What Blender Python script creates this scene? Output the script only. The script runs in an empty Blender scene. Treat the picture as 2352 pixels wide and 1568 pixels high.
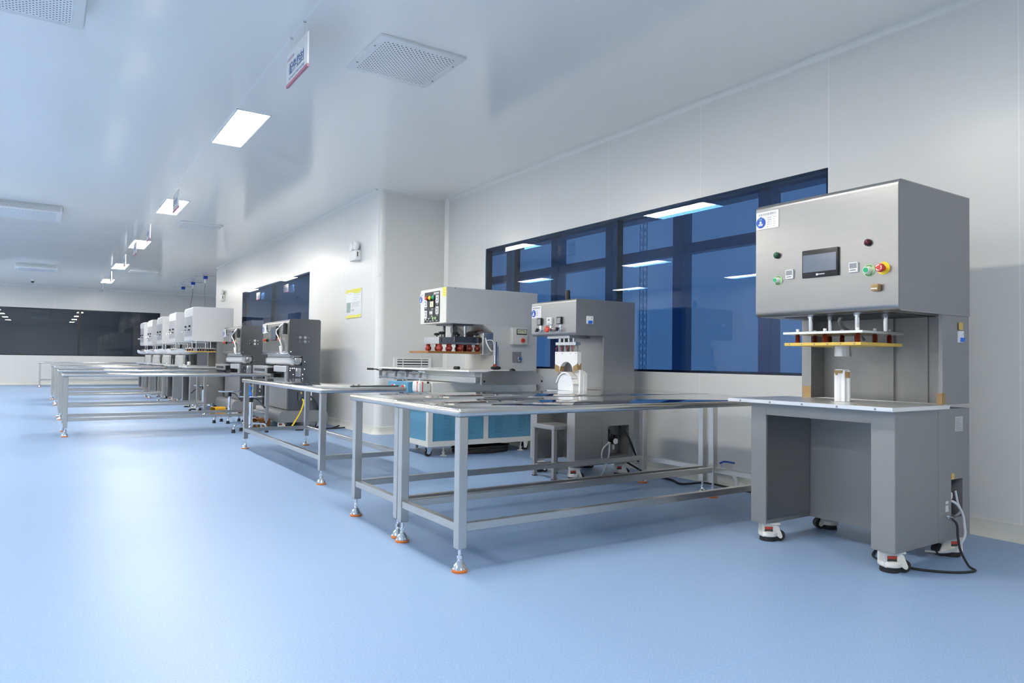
import bpy, bmesh, math, random
from mathutils import Vector, Matrix
random.seed(7)
C = bpy.context.scene.collection
SC = bpy.context.scene

# ---------------------------------------------------------------- camera, world, light, exposure
F = Vector((0.552759, 0.832894, 0.027091)); R = Vector((0.833271, -0.552690, 0.013259))
yaw, pit, roll = 0.585862504, 0.0270946498, 0.0132595196
F = Vector((math.sin(yaw)*math.cos(pit), math.cos(yaw)*math.cos(pit), math.sin(pit)))
R0 = F.cross(Vector((0, 0, 1))).normalized(); U0 = R0.cross(F)
R = R0*math.cos(roll)+U0*math.sin(roll); U = -R0*math.sin(roll)+U0*math.cos(roll)
cd = bpy.data.cameras.new('camera'); cam = bpy.data.objects.new('camera', cd); C.objects.link(cam)
M = Matrix.Identity(4)
for i in range(3):
    M[i][0], M[i][1], M[i][2] = R[i], U[i], -F[i]
M[2][3] = 1.05
cam.matrix_world = M
cd.sensor_width = 36; cd.lens = 1619.08792/2352*36; cd.clip_start = .05; cd.clip_end = 400
SC.camera = cam
SC.view_settings.view_transform = 'Standard'; SC.view_settings.look = 'None'
SC.view_settings.gamma = 1; SC.view_settings.use_curve_mapping = False
SC.view_settings.exposure = 0.10
LIGHT = 66.0           # strength of the ceiling LED panels
w = bpy.data.worlds.new('dusk_sky'); SC.world = w; w.use_nodes = True
bg = w.node_tree.nodes['Background']; bg.inputs[0].default_value = (.20, .265, .34, 1); bg.inputs[1].default_value = 1.0

# ---------------------------------------------------------------- materials
def nm(name):
    m = bpy.data.materials.new(name); m.use_nodes = True
    nt = m.node_tree; b = nt.nodes['Principled BSDF']
    return m, nt, b
def mat(name, col, rough=.45, metal=0, var=.04, scale=(6, 6, 6), rvar=.06, emit=0, spec=.5, coat=0, bump=0):
    m, nt, b = nm(name)
    tc = nt.nodes.new('ShaderNodeTexCoord'); mp = nt.nodes.new('ShaderNodeMapping'); mp.inputs['Scale'].default_value = scale
    no = nt.nodes.new('ShaderNodeTexNoise'); no.inputs['Scale'].default_value = 1.0; no.inputs['Detail'].default_value = 4
    nt.links.new(tc.outputs['Object'], mp.inputs[0]); nt.links.new(mp.outputs[0], no.inputs['Vector'])
    cr = nt.nodes.new('ShaderNodeMapRange'); cr.inputs[3].default_value = 1-var; cr.inputs[4].default_value = 1+var
    nt.links.new(no.outputs[0], cr.inputs[0])
    mx = nt.nodes.new('ShaderNodeMix'); mx.data_type = 'RGBA'; mx.blend_type = 'MULTIPLY'; mx.inputs[0].default_value = 1
    mx.inputs[6].default_value = (*col, 1); nt.links.new(cr.outputs[0], mx.inputs[7])
    nt.links.new(mx.outputs[2], b.inputs['Base Color'])
    rr = nt.nodes.new('ShaderNodeMapRange'); rr.inputs[3].default_value = max(.02, rough-rvar); rr.inputs[4].default_value = rough+rvar
    nt.links.new(no.outputs[0], rr.inputs[0]); nt.links.new(rr.outputs[0], b.inputs['Roughness'])
    b.inputs['Metallic'].default_value = metal; b.inputs['Specular IOR Level'].default_value = spec
    b.inputs['Coat Weight'].default_value = coat; b.inputs['Coat Roughness'].default_value = .12
    if emit:
        b.inputs['Emission Color'].default_value = (*col, 1); b.inputs['Emission Strength'].default_value = emit
    if bump:
        bp = nt.nodes.new('ShaderNodeBump'); bp.inputs['Strength'].default_value = bump; bp.inputs['Distance'].default_value = .002
        nt.links.new(no.outputs[0], bp.inputs['Height']); nt.links.new(bp.outputs[0], b.inputs['Normal'])
    return m
def seamed(name, col, rough, seams, seamcol, spec=.5):
    """panel material with thin joint lines; seams = [(axis, offset, period, halfwidth)] in object metres"""
    m, nt, b = nm(name)
    tc = nt.nodes.new('ShaderNodeTexCoord'); sp = nt.nodes.new('ShaderNodeSeparateXYZ'); nt.links.new(tc.outputs['Object'], sp.inputs[0])
    def mt(op, a, bb=None, c=None):
        n = nt.nodes.new('ShaderNodeMath'); n.operation = op
        for i, v in enumerate((a, bb, c)):
            if v is None: continue
            if isinstance(v, (int, float)): n.inputs[i].default_value = v
            else: nt.links.new(v, n.inputs[i])
        return n.outputs[0]
    tot = None
    for ax, off, per, hw in seams:
        q = mt('PINGPONG', mt('SUBTRACT', sp.outputs[ax], off), per/2)
        s = mt('LESS_THAN', q, hw)
        tot = s if tot is None else mt('MAXIMUM', tot, s)
    mx = nt.nodes.new('ShaderNodeMix'); mx.data_type = 'RGBA'; nt.links.new(tot, mx.inputs[0])
    mx.inputs[6].default_value = (*col, 1); mx.inputs[7].default_value = (*seamcol, 1)
    no = nt.nodes.new('ShaderNodeTexNoise'); no.inputs['Scale'].default_value = 1.3; nt.links.new(tc.outputs['Object'], no.inputs['Vector'])
    rr = nt.nodes.new('ShaderNodeMapRange'); rr.inputs[3].default_value = rough-.03; rr.inputs[4].default_value = rough+.03
    nt.links.new(no.outputs[0], rr.inputs[0]); nt.links.new(rr.outputs[0], b.inputs['Roughness'])
    nt.links.new(mx.outputs[2], b.inputs['Base Color']); b.inputs['Specular IOR Level'].default_value = spec
    bp = nt.nodes.new('ShaderNodeBump'); bp.inputs['Strength'].default_value = .3; bp.inputs['Distance'].default_value = .002
    nt.links.new(tot, bp.inputs['Height']); bp.invert = True; nt.links.new(bp.outputs[0], b.inputs['Normal'])
    return m
def floor_mat():
    m, nt, b = nm('blue_vinyl_floor')
    tc = nt.nodes.new('ShaderNodeTexCoord')
    n1 = nt.nodes.new('ShaderNodeTexNoise'); n1.inputs['Scale'].default_value = 140; n1.inputs['Detail'].default_value = 3
    n2 = nt.nodes.new('ShaderNodeTexNoise'); n2.inputs['Scale'].default_value = 420; n2.inputs['Detail'].default_value = 2
    n3 = nt.nodes.new('ShaderNodeTexNoise'); n3.inputs['Scale'].default_value = .6
    for n in (n1, n2, n3): nt.links.new(tc.outputs['Object'], n.inputs['Vector'])
    r1 = nt.nodes.new('ShaderNodeValToRGB'); e = r1.color_ramp.elements
    e[0].position = .38; e[0].color = (.235, .365, .585, 1); e[1].position = .62; e[1].color = (.29, .425, .65, 1)
    nt.links.new(n1.outputs[0], r1.inputs[0])
    r2 = nt.nodes.new('ShaderNodeValToRGB'); e = r2.color_ramp.elements
    e[0].position = .66; e[0].color = (0, 0, 0, 1); e[1].position = .74; e[1].color = (1, 1, 1, 1)
    nt.links.new(n2.outputs[0], r2.inputs[0])
    mx = nt.nodes.new('ShaderNodeMix'); mx.data_type = 'RGBA'; mx.inputs[7].default_value = (.52, .66, .84, 1)
    ml = nt.nodes.new('ShaderNodeMath'); ml.operation = 'MULTIPLY'; ml.inputs[1].default_value = .6
    nt.links.new(r2.outputs[0], ml.inputs[0]); nt.links.new(ml.outputs[0], mx.inputs[0]); nt.links.new(r1.outputs[0], mx.inputs[6])
    # welded sheet joints
    sp = nt.nodes.new('ShaderNodeSeparateXYZ'); nt.links.new(tc.outputs['Object'], sp.inputs[0])
    pp = nt.nodes.new('ShaderNodeMath'); pp.operation = 'PINGPONG'; pp.inputs[1].default_value = 1.0
    ad = nt.nodes.new('ShaderNodeMath'); ad.inputs[1].default_value = .35; nt.links.new(sp.outputs[1], ad.inputs[0]); nt.links.new(ad.outputs[0], pp.inputs[0])
    lt = nt.nodes.new('ShaderNodeMath'); lt.operation = 'LESS_THAN'; lt.inputs[1].default_value = .003; nt.links.new(pp.outputs[0], lt.inputs[0])
    m2 = nt.nodes.new('ShaderNodeMix'); m2.data_type = 'RGBA'; m2.inputs[7].default_value = (.27, .42, .68, 1)
    nt.links.new(lt.outputs[0], m2.inputs[0]); nt.links.new(mx.outputs[2], m2.inputs[6])
    nt.links.new(m2.outputs[2], b.inputs['Base Color'])
    rr = nt.nodes.new('ShaderNodeMapRange'); rr.inputs[3].default_value = .36; rr.inputs[4].default_value = .45
    nt.links.new(n3.outputs[0], rr.inputs[0]); nt.links.new(rr.outputs[0], b.inputs['Roughness'])
    b.inputs['Specular IOR Level'].default_value = .5
    bp = nt.nodes.new('ShaderNodeBump'); bp.inputs['Strength'].default_value = .12; bp.inputs['Distance'].default_value = .001
    nt.links.new(n1.outputs[0], bp.inputs['Height']); nt.links.new(bp.outputs[0], b.inputs['Normal'])
    return m
def glass_mat(name, tint, ior=1.5, rough=.0):
    m = bpy.data.materials.new(name); m.use_nodes = True; nt = m.node_tree
    for n in list(nt.nodes): nt.nodes.remove(n)
    o = nt.nodes.new('ShaderNodeOutputMaterial'); mix = nt.nodes.new('ShaderNodeMixShader')
    t = nt.nodes.new('ShaderNodeBsdfTransparent'); g = nt.nodes.new('ShaderNodeBsdfGlossy'); g.inputs['Roughness'].default_value = rough
    fr = nt.nodes.new('ShaderNodeFresnel'); fr.inputs['IOR'].default_value = ior
    tc = nt.nodes.new('ShaderNodeTexCoord'); no = nt.nodes.new('ShaderNodeTexNoise'); no.inputs['Scale'].default_value = .7
    nt.links.new(tc.outputs['Object'], no.inputs['Vector'])
    mx = nt.nodes.new('ShaderNodeMix'); mx.data_type = 'RGBA'; nt.links.new(no.outputs[0], mx.inputs[0])
    mx.inputs[6].default_value = (*[c*.96 for c in tint], 1); mx.inputs[7].default_value = (*[min(1, c*1.04) for c in tint], 1)
    ge = nt.nodes.new('ShaderNodeNewGeometry'); iv = nt.nodes.new('ShaderNodeMath'); iv.operation = 'SUBTRACT'; iv.inputs[0].default_value = 1
    nt.links.new(ge.outputs['Backfacing'], iv.inputs[1]); fm = nt.nodes.new('ShaderNodeMath'); fm.operation = 'MULTIPLY'   # only the outer faces mirror
    nt.links.new(fr.outputs[0], fm.inputs[0]); nt.links.new(iv.outputs[0], fm.inputs[1])
    nt.links.new(mx.outputs[2], t.inputs[0]); nt.links.new(fm.outputs[0], mix.inputs[0])
    nt.links.new(t.outputs[0], mix.inputs[1]); nt.links.new(g.outputs[0], mix.inputs[2]); nt.links.new(mix.outputs[0], o.inputs[0])
    return m
def perforated(name, col, pitch, rad):
    m, nt, b = nm(name)
    tc = nt.nodes.new('ShaderNodeTexCoord'); mp = nt.nodes.new('ShaderNodeMapping'); mp.inputs['Scale'].default_value = (1/pitch, 1/pitch, 1/pitch)
    mp.inputs['Rotation'].default_value = (0, 0, math.radians(45))
    nt.links.new(tc.outputs['Object'], mp.inputs[0])
    fr = nt.nodes.new('ShaderNodeVectorMath'); fr.operation = 'FRACTION'; nt.links.new(mp.outputs[0], fr.inputs[0])
    sb = nt.nodes.new('ShaderNodeVectorMath'); sb.operation = 'SUBTRACT'; sb.inputs[1].default_value = (.5, .5, .5); nt.links.new(fr.outputs[0], sb.inputs[0])
    ml = nt.nodes.new('ShaderNodeVectorMath'); ml.operation = 'MULTIPLY'; ml.inputs[1].default_value = (1, 1, 0); nt.links.new(sb.outputs[0], ml.inputs[0])
    ln = nt.nodes.new('ShaderNodeVectorMath'); ln.operation = 'LENGTH'; nt.links.new(ml.outputs[0], ln.inputs[0])
    lt = nt.nodes.new('ShaderNodeMath'); lt.operation = 'LESS_THAN'; lt.inputs[1].default_value = rad; nt.links.new(ln.outputs[1], lt.inputs[0])
    mx = nt.nodes.new('ShaderNodeMix'); mx.data_type = 'RGBA'; mx.inputs[6].default_value = (*col, 1); mx.inputs[7].default_value = (.012, .02, .05, 1)
    nt.links.new(lt.outputs[0], mx.inputs[0]); nt.links.new(mx.outputs[2], b.inputs['Base Color']); b.inputs['Roughness'].default_value = .4
    return m

WALLC = (.775, .772, .75)
WALL = seamed('wall_panel', WALLC, .29, [(1, .60, 1.256, .004)], (.86, .86, .84))
WALLX = seamed('wall_panel_cross', WALLC, .29, [(0, .29, 1.2, .004)], (.86, .86, .84))
CEIL = seamed('ceiling_panel', (.95, .94, .905), .13, [(0, 1.478, 3.78, .008), (1, 4.555, 1.17, .004)], (.98, .98, .97))
FLOOR = floor_mat()
TRIM = mat('cream_vinyl_cove', (.74, .74, .68), .4)
COVE = mat('white_cove', (.82, .82, .79), .3)
BLACKF = mat('black_window_frame', (.012, .014, .02), .35)
GLASS = glass_mat('blue_tinted_glass', (.56, .73, .92), 1.5)
GLASS2 = glass_mat('inner_blue_glass', (.78, .88, .97), 1.5)
GLASS3 = glass_mat('grey_glass', (.66, .70, .74), 1.7)
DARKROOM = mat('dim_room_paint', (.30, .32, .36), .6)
MULL = mat('dark_mullion', (.20, .26, .36), .5)
STEEL = mat('brushed_stainless', (.40, .393, .38), .30, 1, .05, (2, 2, 40), .05)
EDGE = mat('satin_table_edge', (.66, .64, .60), .24, 1, .03, (1, 1, 6), .015)
STEELL = mat('table_leg_stainless', (.60, .578, .54), .28, 1, .03, (2, 2, 1), .015)
STEELM = mat('satin_stainless', (.37, .368, .362), .42, .7, .05, (2, 2, 40), .05)
STEELV = mat('matte_stainless_panel', (.30, .303, .306), .48, .5, .05, (14, 14, 1.2), .05)
POLISH = mat('polished_stainless', (.62, .61, .59), .06, 1, .03, (3, 3, 3), .025)
CHROME = mat('chrome', (.82, .83, .85), .07, 1, .03)
ALU = mat('aluminium_plate', (.62, .63, .64), .32, 1, .04)
ALUW = mat('bright_machined_aluminium', (.86, .87, .88), .38, 1, .03, (4, 4, 30))
DARKST = mat('dark_steel_plate', (.20, .21, .225), .36, 1, .06, (3, 3, 20))
PALE = mat('pale_painted_steel', (.64, .65, .66), .38, .0, .03)
CREAM = mat('cream_enamel', (.76, .76, .71), .38, 0, .03)
PANELG = mat('mid_grey_panel', (.36, .37, .40), .45)
GREYEN = mat('light_grey_enamel', (.66, .67, .66), .40, 0, .03)
BLUEP = mat('sky_blue_enamel', (.10, .31, .47), .36, 0, .04)
BLUE = mat('royal_blue_plastic', (.02, .09, .50), .35)
BBLUE = mat('bright_blue_plastic', (.03, .20, .80), .3)
WHITE = mat('white_plastic', (.89, .885, .87), .38, 0, .02)
CARD = mat('white_card', (.84, .85, .86), .45, 0, .02)
MILK = mat('translucent_white_film', (.84, .86, .88), .35, 0, .05)
BLACK = mat('black_plastic', (.015, .016, .018), .38)
RUBBER = mat('black_rubber', (.02, .021, .024), .65)
GREY = mat('grey_plastic', (.28, .29, .30), .45)
SCREEN = mat('screen_glass', (.16, .19, .24), .12)
INK = mat('black_ink', (.04, .045, .05), .5)
NAVY = mat('navy_ink', (.05, .12, .36), .5)
PINKL = mat('pale_pink_ink', (.72, .52, .56), .5)
PINKI = mat('faded_red_ink', (.62, .20, .28), .5)
REDP = mat('red_plastic', (.66, .06, .035), .32)
DRED = mat('dark_red_lens', (.10, .008, .018), .12)
BROWNR = mat('red_brown_insulator', (.22, .035, .02), .3)
INSR = mat('red_insulator', (.42, .05, .04), .3)
GREENP = mat('green_plastic', (.02, .42, .17), .3)
DGREEN = mat('dark_green_lens', (.008, .11, .045), .12)
LGREEN = mat('light_green_ring', (.38, .62, .30), .5)
YELLOW = mat('yellow_plastic', (.90, .68, .04), .35)
YBOARD = mat('yellow_bakelite', (.72, .50, .10), .4, 0, .10)
BOARD = mat('brown_bakelite', (.34, .16, .05), .4, 0, .12)
ORANGE = mat('orange_rubber', (.80, .22, .03), .5)
PEDALY = mat('amber_pedal_cover', (.85, .45, .02), .35)
PEDALB = mat('brown_pedal_cover', (.34, .14, .03), .35)
COPPER = mat('copper_strap', (.55, .26, .10), .35, 1, .08)
TAPE = mat('brown_tape', (.36, .23, .10), .5, 0, .06)
TAPEY = mat('yellow_warning_label', (.85, .80, .12), .5)
TAGY = mat('ochre_label', (.68, .46, .12), .5)
HOSEC = mat('clear_hose', (.66, .70, .72), .25)
HOSEY = mat('yellow_air_hose', (.90, .60, .03), .35)
CAST = mat('white_caster_enamel', (.82, .81, .75), .35)
LED = mat('led_panel', (1.0, .94, .84), .4, emit=LIGHT)
PERF = perforated('perforated_plate', (.90, .895, .88), .026, .21)
METERF = mat('meter_face', (.70, .72, .52), .4)

# ---------------------------------------------------------------- builders
class MB:
    def __init__(s): s.bm = bmesh.new(); s.mi = 0; s.mats = []
    def m(s, mt):
        if mt not in s.mats: s.mats.append(mt)
        s.mi = s.mats.index(mt); return s
    def _fin(s, fs):
        for f in fs: f.material_index = s.mi
        return s
    def box(s, x0, x1, y0, y1, z0, z1, b=0, seg=2):
        t = bmesh.new()
        g = bmesh.ops.create_cube(t, size=1)
        for v in g['verts']:
            v.co = ((x0+x1)/2+v.co.x*(x1-x0), (y0+y1)/2+v.co.y*(y1-y0), (z0+z1)/2+v.co.z*(z1-z0))
        if b: bmesh.ops.bevel(t, geom=list(t.edges), offset=b, segments=seg, affect='EDGES', profile=.5)
        return s._merge(t)
    def _merge(s, t):
        mp = {}
        for v in t.verts: mp[v] = s.bm.verts.new(v.co)
        fs = []
        for f in t.faces:
            try: fs.append(s.bm.faces.new([mp[v] for v in f.verts]))
            except ValueError: pass
        t.free(); return s._fin(fs)
    def cyl(s, p0, p1, r, r2=None, n=20):
        r2 = r if r2 is None else r2
        p0, p1 = Vector(p0), Vector(p1); d = (p1-p0).normalized()
        a = d.orthogonal().normalized(); b = d.cross(a); fs = []
        A = [s.bm.verts.new(p0+(a*math.cos(i*2*math.pi/n)+b*math.sin(i*2*math.pi/n))*r) for i in range(n)]
        B = [s.bm.verts.new(p1+(a*math.cos(i*2*math.pi/n)+b*math.sin(i*2*math.pi/n))*r2) for i in range(n)]
        for i in range(n): fs.append(s.bm.faces.new((A[i], A[(i+1) % n], B[(i+1) % n], B[i])))
        fs.append(s.bm.faces.new(A[::-1])); fs.append(s.bm.faces.new(B))
        return s._fin(fs)
    def lathe(s, prof, c=(0, 0, 0), axis='z', n=24):
        c = Vector(c); rows = []; fs = []
        for r, h in prof:
            row = []
            for i in range(n):
                t = i*2*math.pi/n; u, v = r*math.cos(t), r*math.sin(t)
                row.append(s.bm.verts.new(c+(Vector((u, v, h)) if axis == 'z' else Vector((h, u, v)) if axis == 'x' else Vector((u, h, v)))))
            rows.append(row)
        for a, b in zip(rows, rows[1:]):
            for i in range(n): fs.append(s.bm.faces.new((a[i], a[(i+1) % n], b[(i+1) % n], b[i])))
        fs.append(s.bm.faces.new(rows[0][::-1])); fs.append(s.bm.faces.new(rows[-1]))
        return s._fin(fs)
    def tube(s, pts, r, n=10, smooth=True):
        P = [Vector(p) for p in pts]
        if smooth and len(P) > 2:
            Q = []
            for i in range(len(P)-1):
                p0, p1, p2, p3 = P[max(0, i-1)], P[i], P[i+1], P[min(len(P)-1, i+2)]
                for k in range(8):
                    t = k/8
                    Q.append(.5*((2*p1)+(p2-p0)*t+(2*p0-5*p1+4*p2-p3)*t*t+(3*p1-p0-3*p2+p3)*t**3))
            Q.append(P[-1]); P = Q
        rows = []; fs = []; up = Vector((.13, .27, .95)).normalized(); pa = None
        for i, p in enumerate(P):
            d = (P[min(i+1, len(P)-1)]-P[max(i-1, 0)]).normalized()
            a = (pa if pa is not None else up); a = a-d*a.dot(d)
            if a.length < 1e-4: a = d.orthogonal()
            a.normalize(); pa = a; b = d.cross(a)
            rows.append([s.bm.verts.new(p+(a*math.cos(k*2*math.pi/n)+b*math.sin(k*2*math.pi/n))*r) for k in range(n)])
        for a, b in zip(rows, rows[1:]):
            for k in range(n): fs.append(s.bm.faces.new((a[k], a[(k+1) % n], b[(k+1) % n], b[k])))
        fs.append(s.bm.faces.new(rows[0][::-1])); fs.append(s.bm.faces.new(rows[-1]))
        return s._fin(fs)
    def prism(s, pts, axis, a, b):
        def mk(p, h): return (h, p[0], p[1]) if axis == 'x' else (p[0], h, p[1]) if axis == 'y' else (p[0], p[1], h)
        A = [s.bm.verts.new(mk(p, a)) for p in pts]; B = [s.bm.verts.new(mk(p, b)) for p in pts]; n = len(pts)
        fs = [s.bm.faces.new((A[i], A[(i+1) % n], B[(i+1) % n], B[i])) for i in range(n)]
        fs.append(s.bm.faces.new(A[::-1])); fs.append(s.bm.faces.new(B))
        return s._fin(fs)
    def sphere(s, c, r, sx=1, sy=1, sz=1, n=16):
        t = bmesh.new(); bmesh.ops.create_uvsphere(t, u_segments=n, v_segments=n//2, radius=r)
        for v in t.verts: v.co = (c[0]+v.co.x*sx, c[1]+v.co.y*sy, c[2]+v.co.z*sz)
        return s._merge(t)
    def build(s, name, mt=None, parent=None, label=None, loc=None):
        if mt is not None and not s.mats: s.mats = [mt]
        bmesh.ops.recalc_face_normals(s.bm, faces=s.bm.faces)
        me = bpy.data.meshes.new(name)
        if loc is not None:
            for v in s.bm.verts: v.co -= Vector(loc)
        s.bm.to_mesh(me); s.bm.free()
        for p in me.polygons: p.use_smooth = True
        me.set_sharp_from_angle(angle=math.radians(32))
        for x in s.mats: me.materials.append(x)
        o = bpy.data.objects.new(name, me); C.objects.link(o)
        if loc is not None: o.location = loc
        if parent: o.parent = parent
        if label: o['label'] = label
        return o
def rounded(pts, rad, seg=5):
    out = []; n = len(pts)
    for i, p in enumerate(pts):
        r = rad[i] if isinstance(rad, (list, tuple)) else rad
        p = Vector(p); a = Vector(pts[i-1]); b = Vector(pts[(i+1) % n])
        if r <= 0: out.append(tuple(p)); continue
        u = (a-p).normalized(); v = (b-p).normalized(); ang = u.angle(v); d = r/math.tan(ang/2)
        s0, s1 = p+u*d, p+v*d; c = p+(u+v).normalized()*(r/math.sin(ang/2))
        for k in range(seg+1):
            t = k/seg; q = s0.lerp(s1, t)-c; q = q.normalized()*r
            out.append(tuple(c+q))
    return out
def tag(o, label, cat, group=None):
    o['label'] = label; o['category'] = cat
    if group: o['group'] = group
    return o
def thing(name, label, cat, loc=(0, 0, 0), group=None, rz=0):
    o = bpy.data.objects.new(name, None); C.objects.link(o); o.location = loc; o.rotation_euler = (0, 0, rz); o.empty_display_size = .1
    return tag(o, label, cat, group)
def struct(name, mb, mt=None, parent=None):
    o = mb.build(name, mt, parent)
    if not parent: o['kind'] = 'structure'
    return o
def dup(root, loc, label, group=None):
    r = root.copy(); C.objects.link(r); r.location = loc; r['label'] = label
    if group: r['group'] = group
    for ch in list(root.children):
        c = ch.copy(); C.objects.link(c); c.parent = r
        for g in list(ch.children):
            d = g.copy(); C.objects.link(d); d.parent = c
    return r
def text(items, name, mt, parent, xd=(0, -1, 0), ud=(0, 0, 1)):
    """items: [(string, size, origin, align)] -> one flat lettering mesh"""
    bm = bmesh.new(); xd, ud = Vector(xd), Vector(ud)
    for st, size, org, al, *wd in items:
        cu = bpy.data.curves.new('lettering', 'FONT'); cu.body = st; cu.size = size; cu.align_x = al; cu.resolution_u = 2
        if len(wd) > 1: cu.offset = wd[1]
        ob = bpy.data.objects.new('lettering', cu); C.objects.link(ob)
        me = bpy.data.meshes.new_from_object(ob)
        k = 1
        if wd and len(me.vertices):
            xs = [v.co.x for v in me.vertices]; k = wd[0]/(max(xs)-min(xs))
        for v in me.vertices: v.co = Vector(org)+xd*v.co.x*k+ud*v.co.y
        bm.from_mesh(me); bpy.data.objects.remove(ob); bpy.data.curves.remove(cu); bpy.data.meshes.remove(me)
    me = bpy.data.meshes.new(name); bm.to_mesh(me); bm.free(); me.materials.append(mt)
    o = bpy.data.objects.new(name, me); C.objects.link(o); o.parent = parent
    return o

# ---------------------------------------------------------------- the room
CZ = 3.44
XR, XI, YR = 4.93, 3.86, 9.2
struct('floor', MB().box(-8.2, 7.9, -6.2, 36.2, -.12, 0), FLOOR)
struct('ceiling', MB().box(-8.2, 7.9, -6.2, 36.2, CZ, CZ+.12), CEIL)
def wall_x(name, x, th, y0, y1, hole=None, mt=WALL):       # wall in a plane x = const, facing -x
    b = MB()
    if hole:
        h0, h1, z0, z1 = hole
        b.box(x, x+th, y0, h0, 0, CZ).box(x, x+th, h1, y1, 0, CZ).box(x, x+th, h0, h1, 0, z0).box(x, x+th, h0, h1, z1, CZ)
    else: b.box(x, x+th, y0, y1, 0, CZ)
    return struct(name, b, mt)
b = MB(); b.box(XR, XR+.1, -6.1, 3.115, 0, CZ).box(XR, XR+.1, 8.1, YR, 0, CZ)
for h0, h1 in ((3.115, 8.1),): b.box(XR, XR+.1, h0, h1, 0, .96).box(XR, XR+.1, h0, h1, 2.55, CZ)
struct('wall_right', b, WALL)
wall_x('wall_inner_right', XI, .1, YR+.09, 20.3, (12.28, 17.33, .96, 2.57))
struct('wall_return', MB().box(XI+.09, XR+.1, YR, YR+.1, 0, CZ), WALLX)
struct('wall_niche', MB().box(XI, 6.6, 20.3, 20.4, 0, CZ), WALLX)
struct('wall_niche_right', MB().box(6.5, 6.6, 20.4, 29.6, 0, CZ), WALL)
b = MB()
b.box(-7.1, -6.6, 29.5, 29.6, 0, CZ).box(3.62, 6.6, 29.5, 29.6, 0, CZ).box(-6.6, 3.62, 29.5, 29.6, 0, 1.014).box(-6.6, 3.62, 29.5, 29.6, 2.66, CZ)
struct('wall_far', b, WALLX)
struct('wall_left', MB().box(-7.1, -7.0, -6.1, 29.6, 0, CZ), WALL)
struct('wall_back', MB().box(-7.1, 5.03, -6.1, -6.0, 0, CZ), WALLX)
# rounded outer corner and cove trims
arc = [(XI+.09+.09*math.cos(a), YR+.09+.09*math.sin(a)) for a in [math.pi+i*math.pi/16 for i in range(9)]]
struct('trim_1', MB().prism(arc+[(XI+.09, YR+.09)], 'z', 0, CZ), COVE)
def cove(name, p0, p1, nx, ny, zs=-1, r=.05):    # quarter-round between a wall (normal nx,ny into the room) and the ceiling
    n = 6; rows = []; bmk = MB(); bm = bmk.bm
    for (px, py) in (p0, p1):
        row = [bm.verts.new((px, py, CZ))]
        for i in range(n+1):
            a = i*math.pi/2/n
            row.append(bm.verts.new((px+nx*(r-r*math.sin(a)), py+ny*(r-r*math.sin(a)), CZ-(r-r*math.cos(a)))))
        rows.append(row)
    k = len(rows[0])
    for i in range(k): bm.faces.new((rows[0][i], rows[0][(i+1) % k], rows[1][(i+1) % k], rows[1][i]))
    bm.faces.new(rows[0]); bm.faces.new(rows[1][::-1])
    return struct(name, bmk, COVE)
cove('trim_2', (XR, -6), (XR, YR), -1, 0)
cove('trim_3', (XI, YR+.09), (XI, 20.3), -1, 0)
cove('trim_4', (XI+.09, YR), (XR, YR), 0, -1)
cove('trim_5', (-7, 29.5), (6.5, 29.5), 0, -1)
struct('trim_6', MB().prism([(XR, YR), (XR-.045, YR), (XR-.028, YR-.017), (XR-.017, YR-.028), (XR, YR-.045)], 'z', 0, CZ), COVE)
BBP = lambda s: [(0, 0), (s*.055, 0), (s*.03, .02), (s*.014, .05), (s*.01, .10), (0, .105)]
struct('baseboard_right', MB().prism([(XR+x, z) for x, z in BBP(-1)], 'y', -6, YR), TRIM)
struct('baseboard_inner', MB().prism([(XI+x, z) for x, z in BBP(-1)], 'y', YR+.09, 20.3), TRIM)
struct('baseboard_return', MB().prism([(YR+x, z) for x, z in BBP(-1)], 'x', XI+.09, XR), TRIM)
ring = []
b = MB()
b.lathe([(.145, 0), (.12, .02), (.104, .05), (.10, .10), (.088, .105)], (XI+.09, YR+.09, 0))
struct('baseboard_corner', b, TRIM)
struct('baseboard_far', MB().prism([(29.5+x, z) for x, z in BBP(-1)], 'x', -7, 6.5), TRIM)

# windows: black gasket frame, flush room-side pane, second pane behind
def window(name, x, y0, y1, z0, z1, joints, m1, m2):
    f = MB(); t = .022
    f.box(x+.012, x+.094, y0, y0+t, z0, z1).box(x+.012, x+.094, y1-t, y1, z0, z1)
    f.box(x+.012, x+.094, y0, y1, z0, z0+t).box(x+.012, x+.094, y0, y1, z1-t, z1)
    for j in joints: f.box(x+.012, x+.094, j-.009, j+.009, z0, z1)
    o = f.build(name, BLACKF); o['kind'] = 'structure'
    MB().box(x+.001, x+.007, y0+.004, y1-.004, z0+.004, z1-.004).build('pane', m1, o)
    MB().box(x+.086, x+.092, y0+.004, y1-.004, z0+.004, z1-.004).build('pane', m2, o)
window('window_1', XR, 3.115, 8.1, .96, 2.55, [5.50, 7.42], GLASS, GLASS2)
window('window_2', XI, 12.28, 17.33, .96, 2.57, [14.8], GLASS, GLASS2)
f = MB()
f.box(-6.6, 3.62, 29.51, 29.59, 1.014, 1.05).box(-6.6, 3.62, 29.51, 29.59, 2.625, 2.66).box(-6.6, -6.56, 29.51, 29.59, 1.014, 2.66).box(3.58, 3.62, 29.51, 29.59, 1.014, 2.66)
for x in (1.03, -1.6, -4.2): f.box(x-.03, x+.03, 29.50, 29.59, 1.014, 2.66)
o = f.build('window_3', BLACKF); o['kind'] = 'structure'
MB().box(-6.59, 3.61, 29.53, 29.536, 1.02, 2.65).build('pane', GLASS3, o)
# the dim room beyond the far window
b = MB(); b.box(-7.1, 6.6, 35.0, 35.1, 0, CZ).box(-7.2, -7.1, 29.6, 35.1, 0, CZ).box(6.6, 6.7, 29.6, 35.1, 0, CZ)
struct('wall_beyond_far', b, DARKROOM)
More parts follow.
